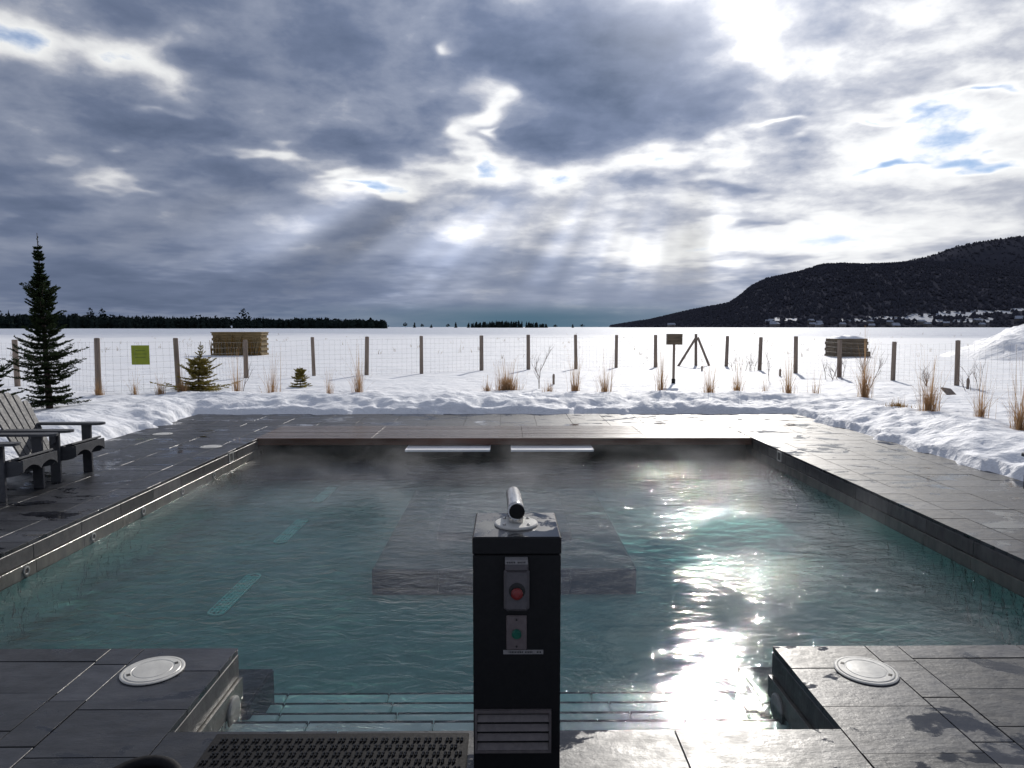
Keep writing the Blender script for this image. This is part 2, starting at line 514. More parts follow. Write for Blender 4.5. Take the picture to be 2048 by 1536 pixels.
def place(name, me, parent, loc=(0, 0, 0), rot=(0, 0, 0)):
    o = bpy.data.objects.new(name, me)
    col.objects.link(o)
    o.parent = parent
    o.location = loc
    o.rotation_euler = rot
    return o
def copy_tree(o, parent=None):
    c = o.copy()
    col.objects.link(c)
    c.parent = parent
    for ch in list(o.children):
        copy_tree(ch, c)
    return c
def fbm(x, y, z=0.0, o=4):
    return mnoise.fractal(Vector((x, y, z)), 1.0, 2.0, o, noise_basis='PERLIN_ORIGINAL')
def sst(a, b, x):
    t = max(0.0, min(1.0, (x - a) / (b - a)))
    return t * t * (3 - 2 * t)

# ------------------------------------------------------------------ layout numbers (metres, camera over the origin, pool axis +Y)
PX = 3.68                    # half width of the pool
PY0, PY1 = 3.50, 10.30       # near and far pool edge
NX, NY = 1.38, 2.75          # half width and near edge of the stair recess
DL, DR, DN, DF = -5.85, 5.55, 0.6, 13.25   # deck outline
WY = 11.62                   # back of the wooden platform
WATER = -.25
FLOOR = -.70

# ------------------------------------------------------------------ snow ground
def deck_dist(x, y):
    ex = max(DL - x, x - DR)
    ey = y - DF
    if ex > 0 and ey > 0:
        return math.hypot(ex, ey)
    return max(ex, ey)
def ground_z(x, y):
    d = deck_dist(x, y)
    if d > 60:
        z = .25
    else:
        wob = .26 * fbm(x * .9, y * .9, 3.1, 3) + .12 * fbm(x * 3.5, y * 3.5, 9.2, 3)
        e = d + wob
        rise = .13 * sst(-.02, .11, e) + .12 * sst(.1, 1.3, e)
        lump = (.15 * fbm(x * 1.1, y * 1.4, 1.7, 4) + .05 * abs(fbm(x * 2.6, y * 3.4, 5.5, 2)) + .045 * fbm(x * 6.0, y * 6.5, 2.2, 3)) * sst(.0, .35, e) * (math.exp(-max(e, 0) / 1.5) * .9 + .10)
        berm = .05 * math.exp(-((e - 1.0) / .7) ** 2)
        z = -.06 + .03 + rise + lump + berm + .04 * fbm(x * .25, y * .25, 0, 3) * sst(.5, 4, d)
    # low ridge shaped to darken a band of the field, then an even plateau
    r = math.hypot(x * .35, y)
    k = 86 + 7 * fbm(x * .012, 4.4, 0, 2)
    z += .50 * sst(k, k + 9, r) + .10 * sst(40, 60, r) * fbm(x * .05, y * .05, 0, 3)
    return z
def axis(dense0, dense1, step, lo, hi, g=1.13):
    a = []
    t = dense0
    s = step
    while t > lo:
        s *= g
        t -= s
        a.append(t)
    a = a[::-1]
    n = int((dense1 - dense0) / step)
    a += [dense0 + i * (dense1 - dense0) / n for i in range(n + 1)]
    t = dense1
    s = step
    while t < hi:
        s *= g
        t += s
        a.append(t)
    return a
xs = axis(-9.5, 9.5, .06, -7000, 7000)
ys = axis(6.0, 16.5, .055, -300, 7000)
gv, gi = [], {}
for j, y in enumerate(ys):
    for i, x in enumerate(xs):
        gv.append((x, y, ground_z(x, y)))
W = len(xs)
gf = []
for j in range(len(ys) - 1):
    for i in range(W - 1):
        xa, xb, ya, yb = xs[i], xs[i + 1], ys[j], ys[j + 1]
        if xa > DL + .25 and xb < DR - .25 and yb < DF - .25 and ya > DN - 30:
            continue
        gf.append((j * W + i, j * W + i + 1, (j + 1) * W + i + 1, (j + 1) * W + i))
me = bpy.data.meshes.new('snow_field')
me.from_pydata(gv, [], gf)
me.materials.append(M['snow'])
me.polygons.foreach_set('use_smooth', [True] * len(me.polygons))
bm = bmesh.new()
bm.from_mesh(me)
bmesh.ops.delete(bm, geom=[v for v in bm.verts if not v.link_faces], context='VERTS')
bm.to_mesh(me)
bm.free()
snow = bpy.data.objects.new('snow_field', me)
col.objects.link(snow)
tag(snow, kind='structure')

# ------------------------------------------------------------------ deck
deck = tag(empty('pool_deck'), kind='structure')
bed = MB()
for (x0, x1, y0, y1) in ((DL, -PX, PY0, WY), (PX, DR, PY0, WY), (DL, DR, WY, DF), (DL, -NX, DN, PY0), (NX, DR, DN, PY0), (-NX, NX, DN, NY), (-PX, PX, PY1 + .45, WY)):
    bed.box(x0 + .03, x1 - .03, y0 + (.03 if y0 != DN else 0), y1 - .03, -1.0, -.009 if not (x0 == -PX and y0 > 10) else -.10)
bed.box(DL + .03, DR - .03, PY1 + .5, DF - .03, -1.0, -.09)
bed.box(DL + .03, -NX - .03, DN, PY0 - .03, -1.0, -.010)
bed.build('joint_bed', 'grout', deck)
cells = []
def split(a, b, step, first=None):
    out = [a]
    if first:
        out.append(a + first if b > a else a - first)
    sgn = 1 if b > a else -1
    t = out[-1]
    while (b - t) * sgn > step * 1.35:
        t += sgn * step
        out.append(t)
    out.append(b)
    out = sorted(out)
    return list(zip(out[:-1], out[1:]))
def zone(xc, yc):
    for (x0, x1) in xc:
        for (y0, y1) in yc:
            cells.append((x0, x1, y0, y1))
rows_side = split(PY0, WY, .30)
zone(split(-PX, DL, .62, .30), rows_side)
zone(split(PX, DR, .62, .30), rows_side)
far_x = [-5.85, -5.06, -4.44, -3.82, -3.20, -2.58, -1.96, -1.34, -.72, -.10, .52, 1.14, 1.76, 2.38, 3.0, 3.62, 4.24, 4.86, 5.55]
zone(list(zip(far_x[:-1], far_x[1:])), split(WY, DF, .33))
for sgn in (-1, 1):
    e = DL if sgn < 0 else DR
    zone([sorted((sgn * NX, sgn * 1.86))], split(PY0, DN, .34, .24))
    zone([sorted((sgn * 1.86, sgn * 2.03))], split(PY0, DN, .34, .17))
    zone(split(sgn * 2.03, e, .62), split(PY0, DN, .30, .14))
zone(split(-NX, NX, .69), split(NY, DN, .30, .28))
for (x0, x1, y0, y1) in cells:
    pass
def on_screen(x, y):
    return y > 1.0 and abs(x / y) < .80 and y > 2.25
vis = [c for c in cells if on_screen((c[0] + c[1]) / 2, (c[2] + c[3]) / 2)]
vis.sort(key=lambda c: (c[3]))
near = set(vis[:295])
tile_cache = {}
field = MB()
rt = random.Random(3)
for c in cells:
    x0, x1, y0, y1 = c
    w, h = round(x1 - x0, 3), round(y1 - y0, 3)
    g = .0028
    dz = rt.uniform(-.0012, .0012)
    tilt = (rt.gauss(0, .0022), rt.gauss(0, .0022), 0)
    cx, cy_ = (x0 + x1) / 2, (y0 + y1) / 2
    if c in near:
        if (w, h) not in tile_cache:
            pair = []
            for ch_ in (.0002, .0018):      # crisp sawn edge or a worn one
                mb = MB()
                mb.cbox(-w / 2 + g, w / 2 - g, -h / 2 + g, h / 2 - g, -.03, 0, ch_)
                pair.append(mb.mesh('tile', 'slate'))
            tile_cache[(w, h)] = pair
        place('tile', tile_cache[(w, h)][1 if rt.random() < .32 else 0], deck, (cx, cy_, dz), tilt)
    else:
        mx = Matrix.Translation((cx, cy_, dz)) @ Matrix.Rotation(tilt[0], 4, 'X') @ Matrix.Rotation(tilt[1], 4, 'Y')
        field.cbox(-w / 2 + g, w / 2 - g, -h / 2 + g, h / 2 - g, -.03, 0, .0015 if rt.random() < .3 else .0002, mx)
tag(field.build('tile_field', 'slate', deck), kind='stuff')

# ------------------------------------------------------------------ pool basin
basin = tag(empty('pool_basin'), kind='structure')
def wall_run(ax, c, a, b, sgn, step=.62):
    """slabs along one pool wall: ax 'x' means the wall plane is x=c; sgn points into the pool"""
    for (p0, p1) in split(a, b, step):
        up_, lo_ = MB(), MB()
        q0, q1 = sorted((c - sgn * .028, c - sgn * .001))
        r0, r1 = sorted((c - sgn * .026, c + sgn * .016))
        if ax == 'x':
            up_.cbox(q0, q1, p0 + .002, p1 - .002, -.150, -.032, .003)
            lo_.cbox(r0, r1, p0 + .002, p1 - .002, -.262, -.154, .0015)
        else:
            up_.cbox(p0 + .002, p1 - .002, q0, q1, -.150, -.032, .003)
            lo_.cbox(p0 + .002, p1 - .002, r0, r1, -.262, -.154, .0015)
        up_.build('coping_slab', 'slate_face', basin)
        lo_.build('wall_slab', 'wall_tile', basin)
wall_run('x', -PX, PY0, PY1, 1)
wall_run('x', PX, PY0, PY1, -1)
wall_run('x', -NX, NY, PY0, 1)
wall_run('x', NX, NY, PY0, -1)
wall_run('y', PY0, -PX, -NX - .02, 1)
wall_run('y', PY0, NX + .02, PX, 1)
wall_run('y', NY, -NX, NX, 1, .69)
mb = MB()
mb.box(-PX - .05, PX + .05, NY - .05, PY1 + .6, FLOOR - .25, FLOOR)
mb.build('pool_floor', 'floor_tile', basin)
mb = MB()
mb.box(-PX - .02, PX + .02, PY1 + .33, PY1 + .42, FLOOR - .1, -.11)
mb.build('back_wall', 'concrete', basin)
# steps with a joint every 0.62 m
yprev = NY + .018
for k, (yy, zz) in enumerate(((3.33, -.30), (3.58, -.40), (3.86, -.50), (4.15, -.60))):
    for (a, b) in split(-NX - (.15 if yy > PY0 else -.0), NX + (.15 if yy > PY0 else 0), .62, .40 - .07 * k):
        if yy <= PY0:
            a, b = max(a, -NX + .018), min(b, NX - .018)
        mb = MB()
        mb.cbox(a + .003, b - .003, yprev - (.03 if k else 0), yy, FLOOR + .002, zz, .008)
        mb.build('step_tread', 'step_tile', basin)
        mb = MB()
        mb.cbox(a + .003, b - .003, yy - .014, yy + .004, zz - .03, zz + .003, .002)
        mb.build('step_nosing', 'island_tile', basin)
    yprev = yy
for sgn in (-1, 1):
    mb = MB()
    x0, x1 = sorted((sgn * 1.345, sgn * 1.62))
    mb.cbox(x0, x1, PY0 + .02, 3.92, FLOOR + .002, -.32, .01)
    mb.build('stair_cheek', 'island_tile', basin)
# two-tier lounging island on the floor
mb = MB()
mb.cbox(-1.18, 1.15, 6.02, 9.0, FLOOR + .002, -.47, .01)
mb.build('island_base', 'island_base', basin)
for a_ in range(4):  # dark slabs paint shade onto the near face of the island
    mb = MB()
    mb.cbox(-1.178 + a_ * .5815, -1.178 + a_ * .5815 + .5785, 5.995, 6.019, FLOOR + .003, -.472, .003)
    mb.build('island_shade_slab', 'island_tile', basin)
mb = MB()
mb.cbox(-.69, .65, 6.82, 8.60, -.468, -.375, .01)
mb.build('island_top', 'island_top', basin)
# mint coloured perforated floor grates
gm = MB()
L, Wd = .96, .15
def holes():
    out = []
    for i in range(16):
        for j in range(3):
            out.append((-.42 + i * .056 + (.028 if j % 2 else 0), -.045 + j * .045))
    return out
gm.lathe([(0.0, 0), (.0, 0)], n=3)
gm = MB()
rim = []
for k in range(24):
    t = 2 * math.pi * k / 24
    ex = L / 2 - Wd / 2
    rim.append((math.cos(t) * Wd / 2 + (ex if math.cos(t) >= 0 else -ex), math.sin(t) * Wd / 2))
vs = [(y, x, 0) for x, y in rim] + [(y, x, .014) for x, y in rim] + [(y * .82, x * .96, .014) for x, y in rim]
fs = []
for k in range(24):
    j = (k + 1) % 24
    fs += [(k, j, 24 + j, 24 + k), (24 + k, 24 + j, 48 + j, 48 + k)]
gm.add(vs, fs)
for i in range(-8, 9):
    gm.box(-.06, .06, i * .05 - .010, i * .05 + .010, .002, .012)
for j in (-.035, 0, .035):
    gm.box(j - .007, j + .007, -.43, .43, .001, .011)
grate_me = gm.mesh('floor_grate', 'mint')
gb = MB()
gb.box(-.066, .066, -.44, .44, .0005, .0015)
for (x, y) in ((-2.38, 6.02), (-2.47, 7.93), (-2.54, 9.72)):
    place('floor_grate', grate_me, basin, (x, y, FLOOR + .004))
# white round inlets and square frames on the walls
ml = MB()
ml.lathe([(.038, 0), (.038, .006), (.032, .009), (.022, .009), (.018, .004)], n=24)
inlet_me = ml.mesh('wall_inlet', 'grey_plastic')
hb = MB()
hb.lathe([(.0175, .001), (.0175, .005)], n=20)
hole_me = hb.mesh('inlet_opening', 'dark_hole')
for sgn in (-1,):
    for y in (5.24, 6.11, 6.97, 7.83, 8.69):
        a = place('wall_inlet', inlet_me, basin, (sgn * (PX - .016), y, -.205), (0, -sgn * R(90), 0))
        place('inlet_opening', hole_me, a)
ml = MB()
ml.lathe([(.075, 0), (.075, .008), (.066, .014), (.05, .016)], n=28)
light_me = ml.mesh('pool_light', 'grey_plastic')
for sgn in (-1, 1):
    place('pool_light', light_me, basin, (sgn * (NX - .016), 3.36, -.262), (0, -sgn * R(90), 0))
    fr_ = MB()
    for (a, b, c, d) in ((-.065, .065, .05, .065), (-.065, .065, -.065, -.05), (-.065, -.05, -.05, .05), (.05, .065, -.05, .05)):
        fr_.box(-.006, .006, a, b, c, d)
    o = fr_.build('square_frame', 'white_plastic', basin, loc=(sgn * (PX - .004), 9.28, -.085))
    pb = MB()
    pb.box(-.001, .002, -.05, .05, -.05, .05)
    pb.build('frame_opening', 'dark_hole', o)

# ------------------------------------------------------------------ water body
wm = MB()
outl = [(-PX + .005, PY0 + .005), (-NX + .005, PY0 + .005), (-NX + .005, NY + .005), (NX - .005, NY + .005), (NX - .005, PY0 + .005), (PX - .005, PY0 + .005), (PX - .005, PY1 + .36), (-PX + .005, PY1 + .36)]
n = len(outl)
wm.add([(x, y, FLOOR - .12) for x, y in outl] + [(x, y, WATER) for x, y in outl], [tuple(range(n))[::-1], tuple(range(n, 2 * n))] + [(i, (i + 1) % n, (i + 1) % n + n, i + n) for i in range(n)])
water = wm.build('pool_water', 'water')
tag(water, kind='structure')

# ------------------------------------------------------------------ wooden platform over the far end
plat = tag(empty('wooden_platform', (0, 10.9, 0)), 'low weathered wooden plank platform across the far end of the pool', 'platform')
rw = random.Random(11)
nb = 9
bw = (WY - PY1 - .03) / nb
for i in range(nb):
    y0 = PY1 + .03 + i * bw - 10.9
    cuts = [-PX - .05, -2.0 + .0 * i, .25, 2.1, PX - .02]
    for a, b in zip(cuts[:-1], cuts[1:]):
        mb = MB()
        mb.cbox(a + .002, b - .002, y0 + .004, y0 + bw - .004, -.045, .004 + rw.uniform(-.0015, .0015), .004)
        mb.build('plank', 'wood_deck', plat)
mb = MB()
mb.cbox(-PX - .05, PX - .02, PY1 - .003 - 10.9, PY1 + .027 - 10.9, -.098, .004, .004)
mb.build('fascia_board', 'wood_face', plat)
mb = MB()
mb.box(-PX - .02, PX - .05, PY1 + .06 - 10.9, PY1 + .12 - 10.9, -.098, -.047)
mb.build('joist', 'wood_face', plat)
# two steel waterfall lips under the platform
for (xa, xb, lab) in ((-1.45, -.23, 'flat white metal spout under the wooden platform, left one of two'), (.07, 1.26, 'flat white metal spout under the wooden platform, right one of two')):
    sp = tag(empty('waterfall_spout', ((xa + xb) / 2, PY1, -.112)), lab, 'spout', 'metal spouts at the far pool edge')
    hw = (xb - xa) / 2
    mb = MB()
    mb.box(-hw, hw, -.36, .30, -.006, 0)
    mb.build('lip', 'spout', sp)
    mb = MB()
    mb.box(-hw, hw, -.368, -.360, -.022, .004)
    mb.build('front_edge', 'spout', sp)
    for q in (-hw, hw - .008):
        mb = MB()
        mb.box(q, q + .008, -.359, .30, .0005, .008)
        mb.build('side_rail', 'spout', sp)

# ------------------------------------------------------------------ skimmer lids
def lid(x, y, rz, lab, z=.002):
    o = tag(empty('skimmer_lid', (x, y, z), rz), lab, 'lid', 'round lids in the slate deck')
    a = MB()
    a.lathe([(.142, 0), (.142, .004), (.136, .007), (.128, .007), (.126, .004)], n=48)
    a.build('rim', 'white_plastic', o)
    b = MB()
    b.lathe([(.1245, .001), (.1245, .0065), (.121, .009), (.095, .009), (.093, .0075), (.088, .0075), (.086, .009), (.04, .0105), (.001, .0108)], n=48)
    b.build('cover', 'white_plastic', o)
    for s_ in (-1, 1):
        h = MB()
        h.box(s_ * .104 - .008, s_ * .104 + .008, -.011, .011, .0091, .0101)
        h.build('finger_slot', 'dark_hole', o)
lid(-1.70, 3.26, R(35), 'round white skimmer lid in the slate block left of the pool steps')
lid(1.73, 3.23, R(-35), 'round white skimmer lid in the wet slate block right of the pool steps')
lid(-4.07, 9.59, R(10), 'round pale lid far back in the deck left of the pool corner')
lid(-5.30, 10.75, R(10), 'faint round lid at the deck edge beside the snow, left of the pool')

# ------------------------------------------------------------------ control pillar
PXc, PYf = .036, 2.30
pil = tag(empty('control_pillar', (PXc, PYf, 0)), 'black square control pillar with red and green buttons at the pool edge', 'pillar')
hw = .1485
mb = MB()
mb.cbox(-hw, hw, 0, .312, 0, .885, .004)
mb.build('body', 'black_paint', pil)
mb = MB()
mb.cbox(-hw - .0015, hw + .0015, -.0015, .3135, .887, .946, .004)
cap = mb.build('cap', 'black_paint', pil)
nt = mat('wet_pillar_top')
wet = nt.ss(nt.noise(nt.pos, 9.0, 5, .6, .5), .47, .53)
nt.put(nt.b.inputs['Base Color'], nt.mix(wet, (.05, .052, .06), (.03, .032, .036)))
nt.put(nt.b.inputs['Roughness'], nt.mix(wet, (.38, .38, .38), (.06, .06, .06)))
M['wet_top'] = nt.mat
mb = MB()
mb.box(-hw + .004, hw - .004, .003, .308, .9462, .9475)
mb.build('top_plate', 'wet_top', pil)
fl = MB()
fl.lathe([(.078, .948), (.078, .953), (.074, .957), (.04, .958)], c=(0, .15, 0), n=40)
fo = fl.build('flange', 'white_plastic', pil)
for k in range(4):
    t = R(45 + 90 * k)
    s_ = MB()
    s_.lathe([(.006, .957), (.006, .961), (.002, .963)], c=(.06 * math.cos(t), .15 + .06 * math.sin(t), 0), n=10)
    s_.build('screw', 'steel', fo)
noz = MB()
pts, rr = [], []
for i in range(13):
    t = i / 12
    pts.append((-.001 - .006 * t, .115 + .50 * t, 1.003 - .03 * t - .025 * t * t))
    rr.append(.030 if i else .029)
noz.tube(pts, rr, 28)
noz.build('nozzle_pipe', 'steel', pil, smooth=False)
for p in bpy.data.objects['nozzle_pipe'].data.polygons:
    p.use_smooth = len(p.vertices) == 4
nk = MB()
nk.tube([(0, .15, .955), (0, .15, .985)], .026, 20)
nk.build('nozzle_foot', 'steel', pil)
cp = MB()
cp.lathe([(.0275, 0), (.0275, .001), (.02, .0015)], n=24, mx=Matrix.Translation((.002, .1145, 1.003)) @ Matrix.Rotation(R(90), 4, 'X'))
cp.build('nozzle_cap', 'black_rubber', pil)
# red stop button in a hinged cover
red = MB()
red.cbox(-.044, .042, -.030, -.0005, 0.6994, 0.8452, .010)
ro = red.build('stop_button_box', 'grey_box', pil)
q = MB()
q.cbox(-.040, .038, -.036, -.002, 0.8416, 0.8704, .005)
q.build('hinge', 'grey_box', ro)
q = MB()
q.lathe([(.027, 0), (.027, .003), (.022, .004)], n=28, mx=Matrix.Translation((0, -.0302, 0.7732)) @ Matrix.Rotation(R(90), 4, 'X'))
q.build('button_collar', 'dark_hole', ro)
q = MB()
q.lathe([(.019, .002), (.020, .012), (.016, .018), (.008, .020)], n=28, mx=Matrix.Translation((0, -.0305, 0.7660)) @ Matrix.Rotation(R(90), 4, 'X'))
q.build('red_button', 'red', ro)
gp = MB()
gp.cbox(-.036, .034, -.006, -.0005, 0.5572, 0.6778, .003)
go = gp.build('start_button_plate', 'plate', pil)
q = MB()
q.lathe([(.016, .0), (.016, .008), (.013, .012)], n=24, mx=Matrix.Translation((-.001, -.0062, 0.6148)) @ Matrix.Rotation(R(90), 4, 'X'))
q.build('green_button', 'green', go)
for zq in (0.6634, 0.5698):
    q = MB()
    q.lathe([(.0035, 0), (.0035, .0015), (.002, .002)], n=10, mx=Matrix.Translation((-.001, -.0062, zq)) @ Matrix.Rotation(R(90), 4, 'X'))
    q.build('screw', 'dark_hole', go)
rl = random.Random(5)
for (x0, x1, ya, yb) in ((-.040, .036, 0.8659, 0.8794), (-.046, .090, 0.5410, 0.5554)):
    q = MB()
    yfront = -.0025 if ya < .7 else -.0378
    q.box(x0, x1, yfront, -.0003, ya, yb)
    t = q.build('label_strip', 'label_tape', pil)
    q = MB()
    x = x0 + .006
    while x < x1 - .008:
        w = rl.uniform(.0025, .0045)
        if rl.random() > .14:
            q.box(x, x + w, yfront - .0006, yfront, ya + .004, yb - .004)
        x += w + .0022
    q.build('lettering', 'dark_hole', t)
# louvred vent near the foot
va0, va1, vz0, vz1 = -.144, .118, .194, .346
q = MB()
for (a, b, c, d) in ((va0, va1, vz1 - .010, vz1), (va0, va1, vz0, vz0 + .010), (va0, va0 + .008, vz0 + .010, vz1 - .010), (va1 - .008, va1, vz0 + .010, vz1 - .010)):
    q.box(a, b, -.012, -.0005, c, d)
vo = q.build('vent_frame', 'louver', pil)
for k in range(4):
    zc_ = vz0 + .012 + k * .0335
    q = MB()
    mx = Matrix.Translation((0, -.002, zc_ + .012)) @ Matrix.Rotation(R(-32), 4, 'X')
    q.box(va0 + .009, va1 - .009, -.002, .0, -.016, .018, mx)
    q.build('louver', 'louver', vo)

# ------------------------------------------------------------------ rubber mat with studs and a black strap
mat_o = tag(empty('rubber_mat', (-.655, 2.34, 0)), 'black studded rubber mat on the deck left of the pillar', 'mat')
q = MB()
q.cbox(-.515, .505, -.40, .375, .003, .013, .004)
q.build('base', 'black_rubber', mat_o)
q = MB()
for i in range(23):
    for j in range(16):
        cx, cy_ = -.485 + i * .0425 + (.021 if j % 2 else 0), -.37 + j * .046
        for (a, b) in ((-.0075, -.0075), (.0075, -.0075), (-.0075, .0075), (.0075, .0075)):
            q.lathe([(.0062, .0125), (.0055, .0185), (.0030, .0215)], c=(cx + a, cy_ + b, 0), n=6)
tag(q.build('studs', 'stud_rubber', mat_o), kind='stuff')
q = MB()
pts = []
for i in range(15):
    t = i / 14
    a = math.pi * (1.02 - .86 * t)
    pts.append((-1.30 + .17 * math.cos(a), 2.30 + .26 * math.sin(a) * .9 - .05 * t, .016 + .015 * math.sin(math.pi * t)))
q.tube(pts, [.016 + .008 * math.sin(math.pi * i / 14) for i in range(15)], 10)
st = q.build('black_hose', 'black_rubber', smooth=True)
tag(st, 'short curved black hose lying on the slate left of the mat', 'hose')

# ------------------------------------------------------------------ adirondack chairs
def make_chair():
    r = empty('adirondack_chair')
    for s_ in (-1, 1):
        q = MB()
        y0, y1 = sorted((s_ * .268, s_ * .300))
        q.cbox(-.052, .052, y0, y1, 0, .540, .004)
        q.build('front_leg', 'chair', r)
        # arm
        q = MB()
        pl = [(-.66, .235), (-.66, .33), (-.2, .345), (.10, .365), (.165, .355), (.195, .325), (.20, .28), (.185, .24), (.14, .222), (-.2, .225)]
        n_ = len(pl)
        pl = [(x, s_ * y) for x, y in pl]
        q.add([(x, y, .5415) for x, y in pl] + [(x, y, .566) for x, y in pl], [tuple(range(n_)), tuple(range(n_, 2 * n_))] + [(i, (i + 1) % n_, (i + 1) % n_ + n_, i + n_) for i in range(n_)])
        q.build('arm', 'chair', r)
        # side rail that is also the rear leg
        q = MB()
        y0, y1 = sorted((s_ * .236, s_ * .266))
        prof = [(.185, .375), (.205, .34), (.20, .29), (.165, .25), (.10, .235), (.02, .225), (-.10, .19), (-.40, .105), (-.66, .0), (-.82, .0), (-.80, .045), (-.42, .245), (-.36, .262), (.12, .388)]
        q.prism(prof, y0, y1)
        q.build('side_rail', 'chair', r)
        # arm bracket
        q = MB()
        y0, y1 = sorted((s_ * .301, s_ * .325))
        q.prism([(-.035, .540), (.04, .540), (.025, .43), (-.01, .40)], y0, y1)
        q.build('arm_bracket', 'chair', r)
    # seat slats follow the rails from the front back
    for i in range(6):
        t = i / 5
        x = .135 - .47 * t
        z = .400 - .128 * t
        q = MB()
        q.cbox(-.038, .038, -.267, .267, -.011, .011, .004, Matrix.Translation((x, 0, z)) @ Matrix.Rotation(R(-15), 4, 'Y'))
        q.build('seat_slat', 'chair', r)
    # scalloped front apron
    q = MB()
    n_ = 24
    lo, hi = [], []
    for i in range(n_ + 1):
        y = -.265 + .53 * i / n_
        u = abs(y) / .265
        lo.append((y, .268 + .058 * abs(math.sin(2 * math.pi * i / n_)) ** .7))
        hi.append((y, .392))
    vs, fs = [], []
    for x in (.186, .208):
        vs += [(x, y, z) for y, z in lo] + [(x, y, z) for y, z in hi]
    k = n_ + 1
    for i in range(n_):
        fs += [(i, i + 1, k + i + 1, k + i), (2 * k + i, 3 * k + i, 3 * k + i + 1, 2 * k + i + 1), (i, 2 * k + i, 2 * k + i + 1, i + 1), (k + i, k + i + 1, 3 * k + i + 1, 3 * k + i)]
    fs += [(0, k, 3 * k, 2 * k), (n_, 2 * k + n_, 3 * k + n_, k + n_)]
    q.add(vs, fs)
    q.build('front_apron', 'chair', r)
    # fanned back slats
    tilt = Matrix.Translation((-.355, 0, .20)) @ Matrix.Rotation(R(-27), 4, 'Y')
    for i in range(6):
        s_ = (i - 2.5)
        a = R(s_ * 1.7)
        top = .82 - .020 * s_ * s_
        q = MB()
        w = .041
        mx = tilt @ Matrix.Translation((0, s_ * .085, 0)) @ Matrix.Rotation(-a, 4, 'X')
        vs = []
        for x in (-.011, .011):
            vs += [mx @ Vector((x, yy, zz)) for yy, zz in ((-w * .9, 0), (w * .9, 0), (w, top - .012 - .012 * max(0, s_)), (w - .02, top), (-w + .02, top), (-w, top - .012 - .012 * max(0, -s_)))]
        q.add(vs, [(0, 1, 2, 3, 4, 5), (11, 10, 9, 8, 7, 6)] + [(j, j + 6, (j + 1) % 6 + 6, (j + 1) % 6) for j in range(6)])
        q.build('back_slat', 'chair', r)
    q = MB()
    q.cbox(-.605, -.565, -.34, .34, .505, .540, .004)
    q.build('back_rail', 'chair', r)
    q = MB()
    q.cbox(-.455, -.425, -.235, .235, .16, .24, .004)
    q.build('lower_back_rail', 'chair', r)
    return r
ch = make_chair()
ch.location = (-4.78, 7.665, .001)
tag(ch, 'grey slatted adirondack chair nearest the snow bank, left of the pool', 'chair', 'adirondack chairs beside the pool')
for (x, y, rz, lab) in ((-4.78, 6.83, R(1.5), 'grey slatted adirondack chair cut by the left picture edge, nearer the camera'),
                        (4.635, 5.60, R(180), 'adirondack chair of which only a dark arm tip shows at the right picture edge')):
    c = copy_tree(ch)
    c.location = (x, y, .001)
    c.rotation_euler = (0, 0, rz)
    tag(c, lab)

# ------------------------------------------------------------------ fence
posts = [(-14.6, 18.0, 1.34), (-11.83, 17.0, 1.34), (-8.74, 15.02, 1.41), (-7.60, 16.26, 1.39), (-7.22, 19.48, 1.29), (-5.62, 20.49, 1.35), (-4.17, 20.9, 1.36), (-2.61, 21.59, 1.37),
         (-.80, 22.84, 1.37), (.74, 23.09, 1.39), (2.40, 23.93, 1.38), (3.94, 25.0, 1.36), (5.42, 25.3, 1.36), (7.02, 25.79, 1.39), (8.03, 25.44, 1.32), (8.38, 23.03, 1.31),
         (8.94, 21.49, 1.36), (9.56, 19.94, 1.28), (10.45, 18.77, 1.25), (11.11, 17.10, 1.32), (11.6, 15.2, 1.33)]
fence = tag(empty('wire_fence', (posts[0][0], posts[0][1], .25)), 'round wooden post and wire mesh fence around the snowy pool garden', 'fence')
FO = Vector((posts[0][0], posts[0][1], .25))
rf = random.Random(21)
tops = []
for i, (x, y, zt) in enumerate(posts):
    gz = ground_z(x, y)
    lean = Vector((rf.uniform(-.035, .035), rf.uniform(-.03, .03), 0))
    q = MB()
    b = Vector((x, y, gz - .15)) - FO
    t = Vector((x, y, zt)) + lean - FO
    r0 = rf.uniform(.052, .066)
    pts = [b.lerp(t, k / 4) for k in range(5)]
    q.tube(pts + [t + Vector((0, 0, .008))], [r0, r0 * 1.01, r0 * .98, r0 * .96, r0 * .95, r0 * .7], 12)
    q.build('post', 'post', fence)
    tops.append((Vector((x, y, gz)) - FO, t))
for i in range(len(posts) - 1):
    (b0, t0), (b1, t1) = tops[i], tops[i + 1]
    q = MB()
    n_ = max(6, int((b1 - b0).length / .15))
    rad = .0016
    for k in range(1, n_):
        u = k / n_
        q.tube([b0.lerp(b1, u) + Vector((0, 0, -.02)), t0.lerp(t1, u) - Vector((0, 0, .07))], rad, 3, False)
    for h in (.04, .13, .22, .32, .43, .55, .67, .80, .93):
        q.tube([b0.lerp(t0, h), b0.lerp(t0, h).lerp(b1.lerp(t1, h), .5) - Vector((0, 0, .006)), b1.lerp(t1, h)], rad, 3, False)
    q.build('wire_mesh', 'wire', fence)
# diagonal braces of the corner post
bx, by = 7.02, 25.79
for dxx, lab in ((-.72, 0), (.52, 0)):
    q = MB()
    q.tube([Vector((bx + dxx, by - .05, .12)) - FO, Vector((bx + (.03 if dxx > 0 else -.03), by - .06, 1.27)) - FO], .045, 10)
    q.build('brace', 'post', fence)

